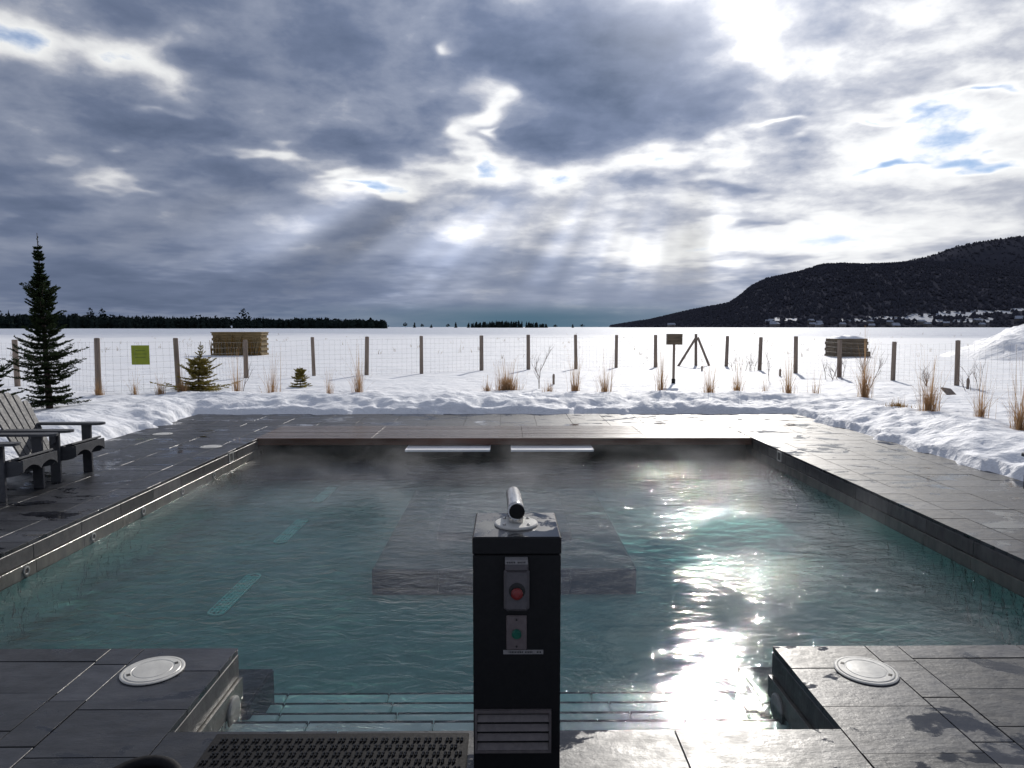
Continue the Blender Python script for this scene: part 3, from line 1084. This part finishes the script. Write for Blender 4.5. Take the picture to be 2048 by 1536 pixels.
# ------------------------------------------------------------------ signs, blocks and small things on the snow
def along(i, u):
    a, b = posts[i], posts[i + 1]
    return a[0] + (b[0] - a[0]) * u, a[1] + (b[1] - a[1]) * u
sx_, sy_ = -8.12, 15.62
sg = tag(empty('green_sign', (sx_, sy_, 1.03), R(4)), 'square lime green sign panel hung on the wire fence', 'sign')
q = MB()
q.cbox(-.193, .193, -.006, .006, -.215, .215, .003)
q.build('panel', 'sign_green', sg)
q = MB()
for k, w in enumerate((.10, .13, .11)):
    q.box(-w, w, -.0072, -.0062, .09 - k * .075, .105 - k * .075)
q.build('faint_print', 'sign_mark', sg)

tb = tag(empty('layered_block', (-13.55, 35.9, .20)), 'wide straw coloured block of stacked layers in the field behind the fence', 'block', 'stacked blocks in the field')
for k in range(9):
    q = MB()
    ins = .05 if k % 2 else 0
    q.cbox(-1.24 + ins, 1.24 - ins, -.55 + ins * .3, .55 - ins, k * .128, k * .128 + .126, .012)
    q.build('layer', 'straw', tb)
q = MB()
q.cbox(-1.27, 1.27, -.60, .58, 1.154, 1.20, .01)
q.build('top_board', 'straw', tb)
rr_ = random.Random(8)
for k in range(46):
    x = rr_.uniform(-1.2, 1.2)
    l = rr_.uniform(.65, 1.1)
    a = rr_.uniform(-.3, .22)
    q = MB()
    q.tube([(x, -.80 + rr_.uniform(-.05, .05), -.02), (x + a * .5, -.68, l * .5), (x + a, -.60, l)], [.024, .020, .008], 5)
    q.build('leaning_reed', 'grass_dark' if k % 3 else 'straw', tb)
t2 = tag(empty('layered_block', (16.5, 33.8, .20)), 'smaller brown block with snow on top in the field behind the fence', 'block', 'stacked blocks in the field')
for k in range(6):
    q = MB()
    ins = .04 if k % 2 else 0
    q.cbox(-.85 + ins, .80 - ins, -.5 + ins * .3, .5, k * .15, k * .15 + .148, .012)
    q.build('layer', 'board', t2)
q = MB()
q.cbox(.80, 1.0, -.35, .3, 0, .28, .03)
q.build('side_block', 'board', t2)
q = MB()
pv = []
for j in range(7):
    for i in range(13):
        u, v = i / 12 * 2 - 1, j / 6 * 2 - 1
        pv.append((-.03 + u * .82, v * .48, .895 + .16 * max(0, 1 - u ** 4) * max(0, 1 - v ** 4) * (.8 + .5 * fbm(u * 2, v * 2, 3))))
q.add(pv, [(j * 13 + i, j * 13 + i + 1, (j + 1) * 13 + i + 1, (j + 1) * 13 + i) for j in range(6) for i in range(12)])
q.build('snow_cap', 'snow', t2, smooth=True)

bd = tag(empty('board_on_post', (4.26, 17.73, ground_z(4.26, 17.73))), 'small brown wooden box board on a dark post in the snow', 'sign board')
q = MB()
q.tube([(0, 0, -.15), (0, 0, 1.02)], .034, 10)
q.build('post', 'post', bd)
q = MB()
q.tube([(0, 0, -.02), (0, 0, .12)], .05, 10)
q.build('post_sleeve', 'black_paint', bd)
for k in range(3):
    q = MB()
    q.cbox(-.19, .19, -.10, .06, .985 + k * .092, .985 + k * .092 + .090, .004)
    q.build('board', 'board', bd)
for (x, y, s_, lab) in ((9.32, 14.6, .10, 'small tilted square plate lying on the snow right of the pool'),):
    q = MB()
    q.cbox(-.14, .14, -.12, .12, 0, .035, .004)
    o = q.build('plate_marker', 'post')
    o.location = (x, y, ground_z(x, y) + .04)
    o.rotation_euler = (R(38), R(8), R(20))
    tag(o, lab, 'plate')
for (x, y, h, lab) in ((6.35, 22.6, .16, 'tiny dark stub in the snow left of the fence braces'), (1.20, 17.6, .26, 'small dark stake behind the low grass clump'), (7.95, 20.2, .2, 'small dark stake near the second leaning fence post'), (10.65, 16.0, .25, 'short dark stake in the snow at the right fence end')):
    q = MB()
    q.tube([(0, 0, -.1), (0, 0, h * .8), (.004, 0, h)], [.032, .032, .022], 9)
    o = q.build('stake', 'post')
    o.location = (x, y, ground_z(x, y))
    tag(o, lab, 'stake')

# sparse dead weed stalks poking through the field snow
rs_ = random.Random(61)
q = MB()
for k in range(130):
    y = rs_.uniform(27, 95)
    x = rs_.uniform(-.72, .72) * y
    gz = ground_z(x, y)
    for b_ in range(rs_.randint(2, 5)):
        h_ = rs_.uniform(.10, .30)
        ax_, ay_ = rs_.uniform(-.12, .12), rs_.uniform(-.1, .1)
        ox_ = rs_.uniform(-.12, .12)
        q.tube([(x + ox_, y, gz - .05), (x + ox_ + ax_ * .4, y + ay_ * .4, gz + h_ * .6), (x + ox_ + ax_, y + ay_, gz + h_)], [.007, .006, .003], 3, False)
tag(q.build('field_weeds', 'grass_dark'), 'sparse dead weed stalks poking through the snowy field', 'weeds', kind='stuff')

# big ploughed heap at the right
q = MB()
NXh, NYh = 90, 60
pv = []
for j in range(NYh + 1):
    for i in range(NXh + 1):
        u, v = i / NXh * 2 - 1, j / NYh * 2 - 1
        x, y = u * 10.5, v * 6.5
        r = math.hypot(u, v)
        base = max(0, 1 - r ** 1.15)
        h = 3.4 * base * (1 + .25 * fbm(x * .3, y * .3, 7, 3)) + .22 * fbm(x * .9, y * .9, 2, 4) * sst(0, .2, base) + .10 * abs(fbm(x * 2.4, y * 2.4, 8, 3)) * sst(0, .15, base)
        pv.append((x, y, h - .10))
q.add(pv, [(j * (NXh + 1) + i, j * (NXh + 1) + i + 1, (j + 1) * (NXh + 1) + i + 1, (j + 1) * (NXh + 1) + i) for j in range(NYh) for i in range(NXh)])
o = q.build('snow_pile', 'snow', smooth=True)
o.location = (31.2, 32.5, .25)
tag(o, 'tall heap of ploughed snow behind the fence at the right edge', 'snow pile')

# ------------------------------------------------------------------ dry grass
def grass(x, y, h, w, n_, lab, seed, mt='grass', dense=0, droop=.25):
    r = random.Random(seed)
    q = MB()
    gz = ground_z(x, y)
    def blade(px, py, hh, wd, lean, ang, seg=4):
        vs, fs = [], []
        side = Vector((math.cos(ang + 1.57), math.sin(ang + 1.57), 0))
        for k in range(seg + 1):
            t = k / seg
            c = Vector((px + math.cos(ang) * lean * t ** 1.8, py + math.sin(ang) * lean * t ** 1.8, hh * t - .12 * hh * lean * t * t))
            ww = wd * (1 - .8 * t)
            vs += [c - side * ww, c + side * ww]
        for k in range(seg):
            fs.append((2 * k, 2 * k + 1, 2 * k + 3, 2 * k + 2))
        q.add([(v[0], v[1], v[2] - .04) for v in vs], fs)
    for i in range(n_):
        a = r.uniform(0, 6.283)
        d = abs(r.gauss(0, .5)) * w
        hh = h * r.uniform(.45, 1.05) * (1 if r.random() < .5 else .6)
        dr_ = r.uniform(.02, droop) if r.random() < .75 else r.uniform(.3, .8)
        blade(d * math.cos(a), d * math.sin(a) * .6, hh * (1 - .35 * max(0, dr_ - .25)), r.uniform(.0018, .0040), hh * dr_, a + r.uniform(-.8, .8), 6)
        if r.random() < .25 and hh > .6 * h:
            blade(d * math.cos(a) + .01, d * math.sin(a) * .6, hh * 1.03, .006, hh * r.uniform(.02, droop), a)
    for i in range(dense):
        a = r.uniform(0, 6.283)
        d = abs(r.gauss(0, .42)) * w
        hh = h * r.uniform(.2, .45)
        blade(d * math.cos(a), d * math.sin(a) * .6, hh, r.uniform(.004, .008), hh * r.uniform(.05, .5), a + r.uniform(-1, 1), 3)
    o = q.build('dry_grass_clump', mt)
    o.location = (x, y, gz)
    tag(o, lab, 'grass', 'dry grass clumps on the snow bank')
S = .0102
G = [
    (-8.58, 14.75, .50, .13, 60, 70, 'dense tan grass clump around the fence post beside the tall spruce'),
    (-7.93, 14.95, .62, .10, 30, 22, 'thin tan grass clump straight below the green sign'),
    (-7.36, 14.9, .55, .16, 34, 26, 'loose tan grass clump right of the green sign'),
    (-7.02, 15.2, .55, .14, 70, 120, 'dense orange-tan clump hugging the fence post left of the bushy spruce'),
    (-5.80, 15.1, 1.02, .13, 46, 18, 'tall pale grass clump right of the bushy spruce'),
    (-5.05, 15.1, 1.05, .18, 44, 22, 'tall leaning grass clump left of the tiny spruce'),
    (-3.80, 15.0, .60, .14, 30, 12, 'sparse low grass clump right of the tiny spruce'),
    (-3.15, 14.9, 1.25, .18, 70, 40, 'tall tan clump below the post left of the pool centre'),
    (.02, 15.85, .78, .36, 190, 330, 'widest and densest rusty clump at the middle of the snow bank'),
    (-.42, 15.75, .42, .14, 40, 60, 'low tan clump attached to the left of the widest rusty clump'),
    (.92, 15.2, .40, .13, 46, 60, 'low brown clump just right of the bare sapling'),
    (1.48, 15.0, 1.0, .15, 60, 40, 'tall tan clump in front of the fence right of the sapling'),
    (2.12, 14.9, 1.1, .20, 70, 40, 'tall fanned clump left of the board on a post'),
    (3.32, 14.9, 1.2, .12, 55, 26, 'slim tall clump just left of the board on a post'),
    (4.35, 14.9, .75, .18, 60, 40, 'medium clump just right of the board on a post'),
    (4.96, 14.9, .85, .14, 50, 26, 'medium slim clump below the fence corner braces'),
    (5.55, 14.9, .7, .14, 22, 8, 'very thin pale clump right of the fence corner braces'),
    (6.05, 14.9, .95, .17, 55, 26, 'tall clump two posts left of the snow capped block'),
    (6.62, 14.9, .6, .15, 24, 8, 'thin pale clump left of the snow capped block'),
    (7.38, 14.3, 1.45, .16, 110, 60, 'tallest orange clump in front of the snow capped block'),
    (6.78, 12.0, .22, .30, 60, 170, 'low flattened matted grass tuft at the edge of the right snow bank'),
    (7.05, 11.55, 1.15, .20, 110, 80, 'tall thick clump right of the matted tuft'),
    (7.38, 10.75, .85, .17, 50, 30, 'medium clump on the right bank between two taller clumps'),
    (7.20, 9.65, 1.2, .16, 70, 70, 'tall clump cut by the right picture edge'),
]
for i, (x, y, h, w, n_, dn, lab) in enumerate(G):
    grass(x, y, h, w, n_, lab, 100 + i, 'grass_dark' if h < .3 else 'grass', dn)

# ------------------------------------------------------------------ bare saplings and twiggy shrubs
def sapling(name, x, y, h, lab, cat, seed, mt='twig', nstem=1, spread=.5, r0=.012, depth=3):
    r = random.Random(seed)
    q = MB()
    def grow(p, d, l, rad, lev):
        pts = [p]
        c = p.copy()
        dd = d.copy()
        for k in range(4):
            dd = (dd + Vector((r.gauss(0, .09), r.gauss(0, .09), r.gauss(.04, .04)))).normalized()
            c = c + dd * (l / 4)
            pts.append(c.copy())
        q.tube(pts, [rad * (1 - .17 * k) for k in range(5)], 5, False)
        if lev > 0:
            for k in range(r.randint(3, 4)):
                i = r.randint(1, 4)
                nd = (dd + Vector((r.uniform(-1, 1), r.uniform(-.6, .6), r.uniform(0, .5))) * spread * 1.5).normalized()
                grow(pts[i], nd, l * r.uniform(.45, .75), rad * .55, lev - 1)
    for s_ in range(nstem):
        d = Vector((r.uniform(-1, 1) * spread * (.2 if nstem == 1 else .8), r.uniform(-.3, .3) * spread, 1)).normalized()
        grow(Vector((r.uniform(-.05, .05) * nstem, 0, -.05)), d, h * .5, r0, depth)
    o = q.build(name, mt)
    o.location = (x, y, ground_z(x, y))
    tag(o, lab, cat)
sapling('bare_sapling', .78, 16.2, 1.25, 'thin bare sapling between two posts right of the widest grass clump', 'sapling', 4, r0=.013, spread=.45)
sapling('bare_sapling', 7.02, 18.5, 1.05, 'thin pale bare sapling beside the second leaning fence post', 'sapling', 9, r0=.009, spread=.5)
sapling('bare_sapling', -5.9, 15.6, .85, 'spindly reddish sapling left of a post in front of the straw block', 'sapling', 15, r0=.008, spread=.3, depth=2)
sapling('twiggy_shrub', 7.75, 22.5, .75, 'rusty twiggy shrub at the fence corner', 'shrub', 23, nstem=9, spread=.5, r0=.008, depth=2)
sapling('twiggy_shrub', 9.15, 19.3, .75, 'reddish twiggy shrub left of the snow capped block', 'shrub', 31, nstem=6, spread=.6, r0=.009, depth=2)
sapling('twiggy_shrub', 8.5, 16.3, 1.1, 'branching twiggy shrub in front of the snow capped block', 'shrub', 37, nstem=3, spread=.5, r0=.011, depth=2)
sapling('twiggy_shrub', 10.35, 16.9, .8, 'dark twiggy shrub left of the rightmost fence post', 'shrub', 41, nstem=4, spread=.7, r0=.008, depth=2)
sapling('twiggy_shrub', 10.5, 15.6, .9, 'thin twiggy shrub right of the rightmost fence post', 'shrub', 43, nstem=4, spread=.5, r0=.007, depth=2)

# ------------------------------------------------------------------ spruces
def spruce(x, y, H, rad, lab, seed, mt='needle', whorl=26, lean=(0, 0), bare_top=.0, power=.8, name='spruce_tree'):
    r = random.Random(seed)
    gz = ground_z(x, y)
    root = tag(empty(name, (x, y, gz)), lab, 'spruce')
    tk = MB()
    tk.tube([(lean[0] * t, lean[1] * t, -.1 + (H + .1) * t) for t in (0, .2, .4, .6, .8, 1)], [.018 * H * (1 - t) + .004 for t in (0, .2, .4, .6, .8, 1)], 9)
    q = MB()
    wood = tk
    def spray(p, d, l, wd):
        s_ = d.cross(Vector((0, 0, 1)))
        if s_.length < .01:
            s_ = Vector((1, 0, 0))
        s_.normalize()
        u = s_.cross(d).normalized()
        ang = r.uniform(0, 3.14)
        a = s_ * math.cos(ang) + u * math.sin(ang)
        e = p + d * l
        m1 = p + d * l * .45
        q.add([p, m1 + a * wd, e, m1 - a * wd], [(0, 1, 2, 3)])
        b = s_ * math.cos(ang + 1.57) + u * math.sin(ang + 1.57)
        q.add([p, m1 + b * wd, e, m1 - b * wd], [(0, 1, 2, 3)])
    def branchlet(p, d, l):
        k = max(2, int(l / .022))
        for i in range(k):
            t = (i + r.random()) / k
            dd = (d + Vector((r.uniform(-.7, .7), r.uniform(-.7, .7), r.uniform(-.35, .5)))).normalized()
            spray(p + d * l * t, dd, r.uniform(.03, .05) * (1 if H > .8 else .6), r.uniform(.0045, .0085))
        spray(p + d * l * .8, d, .05, .007)
    levels = int(whorl)
    for w in range(levels):
        t = (w + r.uniform(-.2, .2)) / levels
        if t < 0.02:
            t = .02
        z = H * (.03 + .90 * t)
        Lm = rad * (1 - t) ** power * (.62 + .55 * r.random()) * (.82 + .30 * math.sin(t * 17 + seed))
        if w % 3 == 2:
            Lm *= .72
        if bare_top and t > bare_top:
            Lm *= .9 if w % 2 else .4
        nb_ = r.randint(5, 7) if t < .8 else (4 if t < .92 else 3)
        a0 = r.uniform(0, 6.28)
        for b in range(nb_):
            a = a0 + b * 6.283 / nb_ + r.uniform(-.25, .25)
            l = max(.03, Lm * r.uniform(.65, 1.25))
            pitch = -.10 + .75 * t + r.uniform(-.12, .12)
            base = Vector((lean[0] * t, lean[1] * t, z))
            pts = []
            n_ = 6
            for i in range(n_ + 1):
                s_ = i / n_
                pts.append(base + Vector((math.cos(a) * l * s_, math.sin(a) * l * s_, l * (s_ * math.tan(pitch) - .18 * s_ * (1 - s_) + .10 * s_ * s_))))
            wood.tube(pts, [.0075 * (1 - i / n_) * (.5 + l) + .0015 for i in range(n_ + 1)], 4, False)
            for i in range(1, n_ + 1):
                s_ = i / n_
                d = (pts[i] - pts[i - 1]).normalized()
                side = d.cross(Vector((0, 0, 1))).normalized()
                tl = (l * .40 * (1 - s_) + .045) * (1 if t < .8 else .55)
                for sg_ in (-1, 1) if not (bare_top and t > bare_top) else ():
                    for rep in range(3):
                        dd = (d * .75 + side * sg_ * r.uniform(.4, .95) + Vector((0, 0, r.uniform(-.18, .15)))).normalized()
                        branchlet(pts[i - 1].lerp(pts[i], r.random()), dd, tl * r.uniform(.6, 1.1))
                branchlet(pts[i - 1], d, (pts[i] - pts[i - 1]).length)
    branchlet(Vector((lean[0] * .93, lean[1] * .93, H * .90)), Vector((0, 0, 1)), H * .08)
    tk.build('trunk', 'bark', root)
    q.build('crown', mt, root)
spruce(-8.04, 12.33, 3.05, .80, 'tall dark spruce on the snow bank behind the adirondack chairs', 3, whorl=40, power=.95, lean=(-.06, 0))
spruce(-9.25, 12.6, 1.15, .62, 'spruce cut by the left picture edge', 5, whorl=13)
spruce(-7.0, 15.9, 1.10, .70, 'bushy olive spruce with a thin bare top beside a fence post', 6, mt='needle_olive', whorl=17, lean=(.1, 0), power=1.0, bare_top=.62)
spruce(-4.97, 16.9, .47, .27, 'tiny young spruce poking out of the snow', 8, mt='needle_olive', whorl=8)

# ------------------------------------------------------------------ far woods
def conifer(q, x, y, z, h, w, r, tiers=3, n_=6):
    vs, fs = [], []
    for k in range(tiers):
        z0 = h * (.06 + .88 * k / tiers) if k else 0
        z1 = h * min(1, (.06 + .88 * (k + 1) / tiers) + .14)
        ww = w * (1 - .75 * k / tiers)
        o = len(vs)
        a0 = r.uniform(0, 6)
        for i in range(n_):
            a = a0 + 6.283 * i / n_
            rr2 = ww * r.uniform(.6, 1.15)
            vs.append((x + rr2 * math.cos(a), y + rr2 * math.sin(a), z + z0 + r.uniform(-.05, .05) * h))
        vs.append((x + r.uniform(-.1, .1) * w, y, z + z1))
        for i in range(n_):
            fs.append((o + i, o + (i + 1) % n_, o + n_))
    q.add(vs, fs)
def bushy(q, x, y, z, h, w, r):
    # loose broadleaf or pine outline out of tilted leaf clumps
    for k in range(16):
        a, u = r.uniform(0, 6.28), r.uniform(.35, 1)
        rr2 = w * math.sqrt(r.random()) * math.sin(math.pi * min(.98, max(.2, u))) ** .6
        c = Vector((x + rr2 * math.cos(a), y + rr2 * math.sin(a), z + h * u * .95))
        s_ = w * r.uniform(.25, .5)
        vs = [c + Vector((r.uniform(-1, 1), r.uniform(-1, 1), r.uniform(-.7, .7))) * s_ for _ in range(4)]
        q.add(vs, [(0, 1, 2), (0, 2, 3), (0, 3, 1), (1, 3, 2)])
rw_ = random.Random(77)
q = MB()
for k in range(3000):
    x = rw_.uniform(-520, -62)
    u = (x + 520) / 458
    row = rw_.random()
    y = 395 + 65 * row + (30 * u)
    if x * 0 + y > 0 and x / y > -.172:
        continue
    h = rw_.gauss(8.6, 1.1) * (1 - .42 * sst(.25, 1, u)) + row * 1.0 + 1.6 * fbm(x * .03, 3, 1, 3)
    if rw_.random() < .55:
        conifer(q, x, y, .5, h, rw_.uniform(1.5, 2.5), rw_)
    else:
        bushy(q, x, y, .5, h, rw_.uniform(2, 3.2), rw_)
tag(q.build('distant_wood', 'far_wood'), 'long dark conifer wood across the snowy field on the left', 'wood', kind='stuff')
def far_tree(x, y, h, w, lab, seed, conif=False, grp=None):
    r = random.Random(seed)
    root = tag(empty('distant_tree', (x, y, .6)), lab, 'tree', grp)
    t = MB()
    t.tube([(0, 0, -.3), (.1, 0, h * .5), (0, 0, h * .9)], [h * .02, h * .015, h * .006], 6)
    t.build('trunk', 'far_wood', root)
    c = MB()
    if conif:
        conifer(c, 0, 0, h * .05, h * .95, w, r, 4, 7)
    else:
        for k in range(3):
            bushy(c, 0, 0, 0, h, w, r)
    c.build('crown', 'far_wood', root)
far_tree(-250, 425, 13.2, 2.6, 'left of two tall pines standing above the far wood', 1)
far_tree(-243, 425, 12.8, 2.7, 'right of two tall pines standing above the far wood', 2)
far_tree(-291, 405, 12.4, 4.0, 'broad tall pine above the far wood at the left picture edge', 3)
far_tree(-149, 400, 11.5, 3.2, 'slightly taller tree in the far wood above the straw block', 4)
q = MB()
for k in range(130):
    u = rw_.random()
    x = -46 + 92 * u
    y = 790 + rw_.uniform(0, 40)
    h = rw_.gauss(6.2, .9) * (.65 + .55 * math.sin(math.pi * min(1, max(0, u))) ** .5)
    conifer(q, x, y, .5, h, rw_.uniform(1.6, 2.8), rw_)
tag(q.build('distant_copse', 'far_wood'), 'small dark copse on the horizon at the middle of the picture', 'wood', kind='stuff')
ts = [(-136, 800, 6.0), (-116, 810, 6.2), (-104, 800, 6.5), (-96, 805, 4.5), (-84, 790, 4.0), (-66, 800, 4.6), (-58, 810, 7.0), (56, 800, 4.0), (76, 800, 4.6), (87, 800, 4.2)]
for i, (x, y, h) in enumerate(ts):
    far_tree(x, y, h, 2.2 if h < 5 else 2.6, 'tiny dark tree standing alone on the flat horizon between wood and hill', 50 + i, i % 2 == 0, 'lone trees on the horizon')

# ------------------------------------------------------------------ hill
def lerp_tab(tab, x):
    if x <= tab[0][0]:
        return tab[0][1]
    for (a, b), (c, d) in zip(tab[:-1], tab[1:]):
        if x <= c:
            return b + (d - b) * (x - a) / (c - a)
    return tab[-1][1]
# slope of the ridge line (x over y) against ridge height in metres per metre of distance
ridgeA = [(0.1429, 0.0000), (0.1771, 0.0057), (0.2057, 0.0100), (0.2629, 0.0236), (0.3164, 0.0336), (0.3307, 0.0429), (0.3486, 0.0579), (0.3700, 0.0686), (0.3914, 0.0729), (0.4200, 0.0793), (0.4486, 0.0886), (0.4771, 0.0900), (0.5057, 0.0886), (0.5486, 0.0900), (0.5914, 0.0943), (0.6343, 0.0907), (0.7400, 0.0843), (0.9200, 0.0671), (1.2057, 0.0386), (1.4914, 0.0100)]
ridgeB = [(0.4200, 0.0386), (0.4914, 0.0671), (0.5486, 0.0886), (0.6057, 0.1021), (0.6343, 0.1136), (0.6771, 0.1221), (0.7400, 0.1300), (0.8486, 0.1421), (1.0629, 0.1314), (1.4200, 0.0671), (1.6343, 0.0100)]
clear = [(0.385, .012, .006, .0035), (.405, .010, .010, .003), (.50, .010, .02, .003), (.54, .013, .03, .003), (.585, .014, .035, .0035), (.635, .018, .05, .004), (.69, .021, .05, .003), (.735, .024, .04, .003), (.60, .009, .03, .0025), (.67, .010, .04, .003)]
def clearing(u, e):
    for (cu, ce, su, se) in clear:
        if abs(u - cu) < su * 1.6 and ((u - cu) / su) ** 2 + ((e - ce) / se) ** 2 < .7 + 1.1 * fbm(u * 120, e * 300, 0, 3):
            return True
    return False
def hill(name, ridge, D0, D1, u0, u1, nu, nv, seed, ntree, snowy):
    mv, mf, snow_ix = [], [], []
    hts = {}
    def hz(u, t):
        y = D0 + (D1 - D0) * t
        top = lerp_tab(ridge, u) * D1
        s_ = sst(0, 1, t) * .45 + t * .55
        if t > 1:
            s_ = 1 - (t - 1) * .6
        return max(-2, top * s_ - 2 + .05 * top * fbm(u * 14, t * 3, seed, 3) * math.sin(math.pi * min(t, 1)))
    for j in range(nv + 1):
        t = 1.25 * j / nv
        for i in range(nu + 1):
            u = u0 + (u1 - u0) * i / nu
            y = D0 + (D1 - D0) * t
            mv.append((u * y, y, hz(u, t)))
    for j in range(nv):
        for i in range(nu):
            mf.append((j * (nu + 1) + i, j * (nu + 1) + i + 1, (j + 1) * (nu + 1) + i + 1, (j + 1) * (nu + 1) + i))
    me = bpy.data.meshes.new(name)
    me.from_pydata(mv, [], mf)
    me.materials.append(M['hill_wood'])
    me.materials.append(M['shaded_snow'])
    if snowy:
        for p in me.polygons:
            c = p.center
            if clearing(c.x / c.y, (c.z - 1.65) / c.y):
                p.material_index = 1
    me.polygons.foreach_set('use_smooth', [True] * len(me.polygons))
    o = bpy.data.objects.new(name, me)
    col.objects.link(o)
    tag(o, kind='structure')
    r = random.Random(seed)
    q = MB()
    for k in range(ntree):
        u = r.uniform(u0, u1)
        t = r.random() ** .8 * 1.02 if r.random() > .15 else r.uniform(.93, 1.01)
        y = D0 + (D1 - D0) * t
        z = hz(u, t)
        if z < 0:
            continue
        if snowy and clearing(u, (z - 1.65 + 2) / y) and r.random() < .93:
            continue
        h = r.uniform(5, 9.5)
        if t < .05:
            h *= .6
        x = u * y
        a0 = r.uniform(0, 6)
        w = r.uniform(2.5, 5)
        vs = [(x + w * r.uniform(.7, 1.2) * math.cos(a0 + i * 1.2566), y + w * math.sin(a0 + i * 1.2566), z + h * r.uniform(.1, .3)) for i in range(5)]
        vs += [(x + w * .75 * r.uniform(.6, 1.2) * math.cos(a0 + .6 + i * 1.2566), y + w * .7 * math.sin(a0 + .6 + i * 1.2566), z + h * r.uniform(.55, .8)) for i in range(5)]
        vs.append((x + r.uniform(-1, 1), y, z + h))
        fs = []
        for i in range(5):
            j = (i + 1) % 5
            fs += [(i, j, 5 + i), (j, 5 + j, 5 + i), (5 + i, 5 + j, 10)]
        q.add(vs, fs)
    tag(q.build(name + '_forest', 'hill_wood'), ('bare dark forest covering the nearer slope of the hill' if snowy else 'dark forest on the farther higher ridge of the hill'), 'forest', kind='stuff')
hill('hill', ridgeA, 1350, 2400, .135, 1.2, 300, 40, 3, 20000, True)
hill('far_hill', ridgeB, 2500, 3300, .38, 1.2, 160, 20, 9, 3500, False)
# snow fringe and shrubs at the foot, village houses
def house(x, y, z, w, d, h, rz, lab):
    r = tag(empty('village_house', (x, y, z), rz), lab, 'house', 'village houses under the hill')
    q = MB()
    q.box(-w / 2, w / 2, -d / 2, d / 2, -2, h)
    q.build('wall', 'house_wall', r)
    q = MB()
    o = .6
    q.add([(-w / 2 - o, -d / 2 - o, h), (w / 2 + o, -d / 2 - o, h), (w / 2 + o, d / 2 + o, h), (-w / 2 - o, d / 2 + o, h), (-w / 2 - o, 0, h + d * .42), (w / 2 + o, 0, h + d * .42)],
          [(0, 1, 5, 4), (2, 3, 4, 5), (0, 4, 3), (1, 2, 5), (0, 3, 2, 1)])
    q.build('roof', 'shaded_snow', r)
    return r
rh = random.Random(19)
def hill_h(u, y):
    t = (y - 1350) / 1050
    top = lerp_tab(ridgeA, u) * 2400
    return max(-2, top * (sst(0, 1, t) * .45 + t * .55) - 2)
for k in range(24):
    u = rh.choice((rh.uniform(.36, .53), rh.uniform(.55, .73), rh.uniform(.20, .74)))
    y = rh.uniform(1340, 1480)
    z = max(.5, hill_h(u, y) + 1.5)
    house(u * y, y, z, rh.uniform(8, 14), rh.uniform(7, 9), rh.uniform(4, 6.5), rh.uniform(-.7, .7), 'small far house with a snowy roof at the foot of the dark hill')

# ------------------------------------------------------------------ steam over the warm water
nt = mat('steam')
nt.n.remove(nt.b)
pv_ = nt.new('ShaderNodeVolumePrincipled')
pv_.inputs['Color'].default_value = (.95, .96, 1, 1)
pv_.inputs['Anisotropy'].default_value = .55
px_, py_, pz_ = nt.xyz(nt.pos)
fall = nt.m('POWER', nt.ss(pz_, WATER, .55, 1.0, 0.0), 2.0)
nn = nt.ss(nt.noise(nt.vm('MULTIPLY', nt.pos, (1.0, .7, 1.6)), 1.3, 4, .6, .6), .42, .75)
edge = nt.m('MULTIPLY', nt.ss(py_, 3.6, 6.5), nt.ss(nt.m('ABSOLUTE', px_), 3.68, 3.2))
nt.l.new(nt.m('MULTIPLY', nt.m('MULTIPLY', nt.m('MULTIPLY', fall, nn), edge), .21), pv_.inputs['Density'])
nt.l.new(pv_.outputs[0], nt.out.inputs['Volume'])
M['steam'] = nt.mat
q = MB()
q.box(-PX + .03, PX - .03, PY0 + .03, PY1 - .16, WATER + .012, .55)
st = q.build('steam', 'steam')
tag(st, 'thin white steam drifting low over the warm pool water', 'steam', kind='stuff')
cy.volume_step_rate = 2.0
cy.volume_max_steps = 64
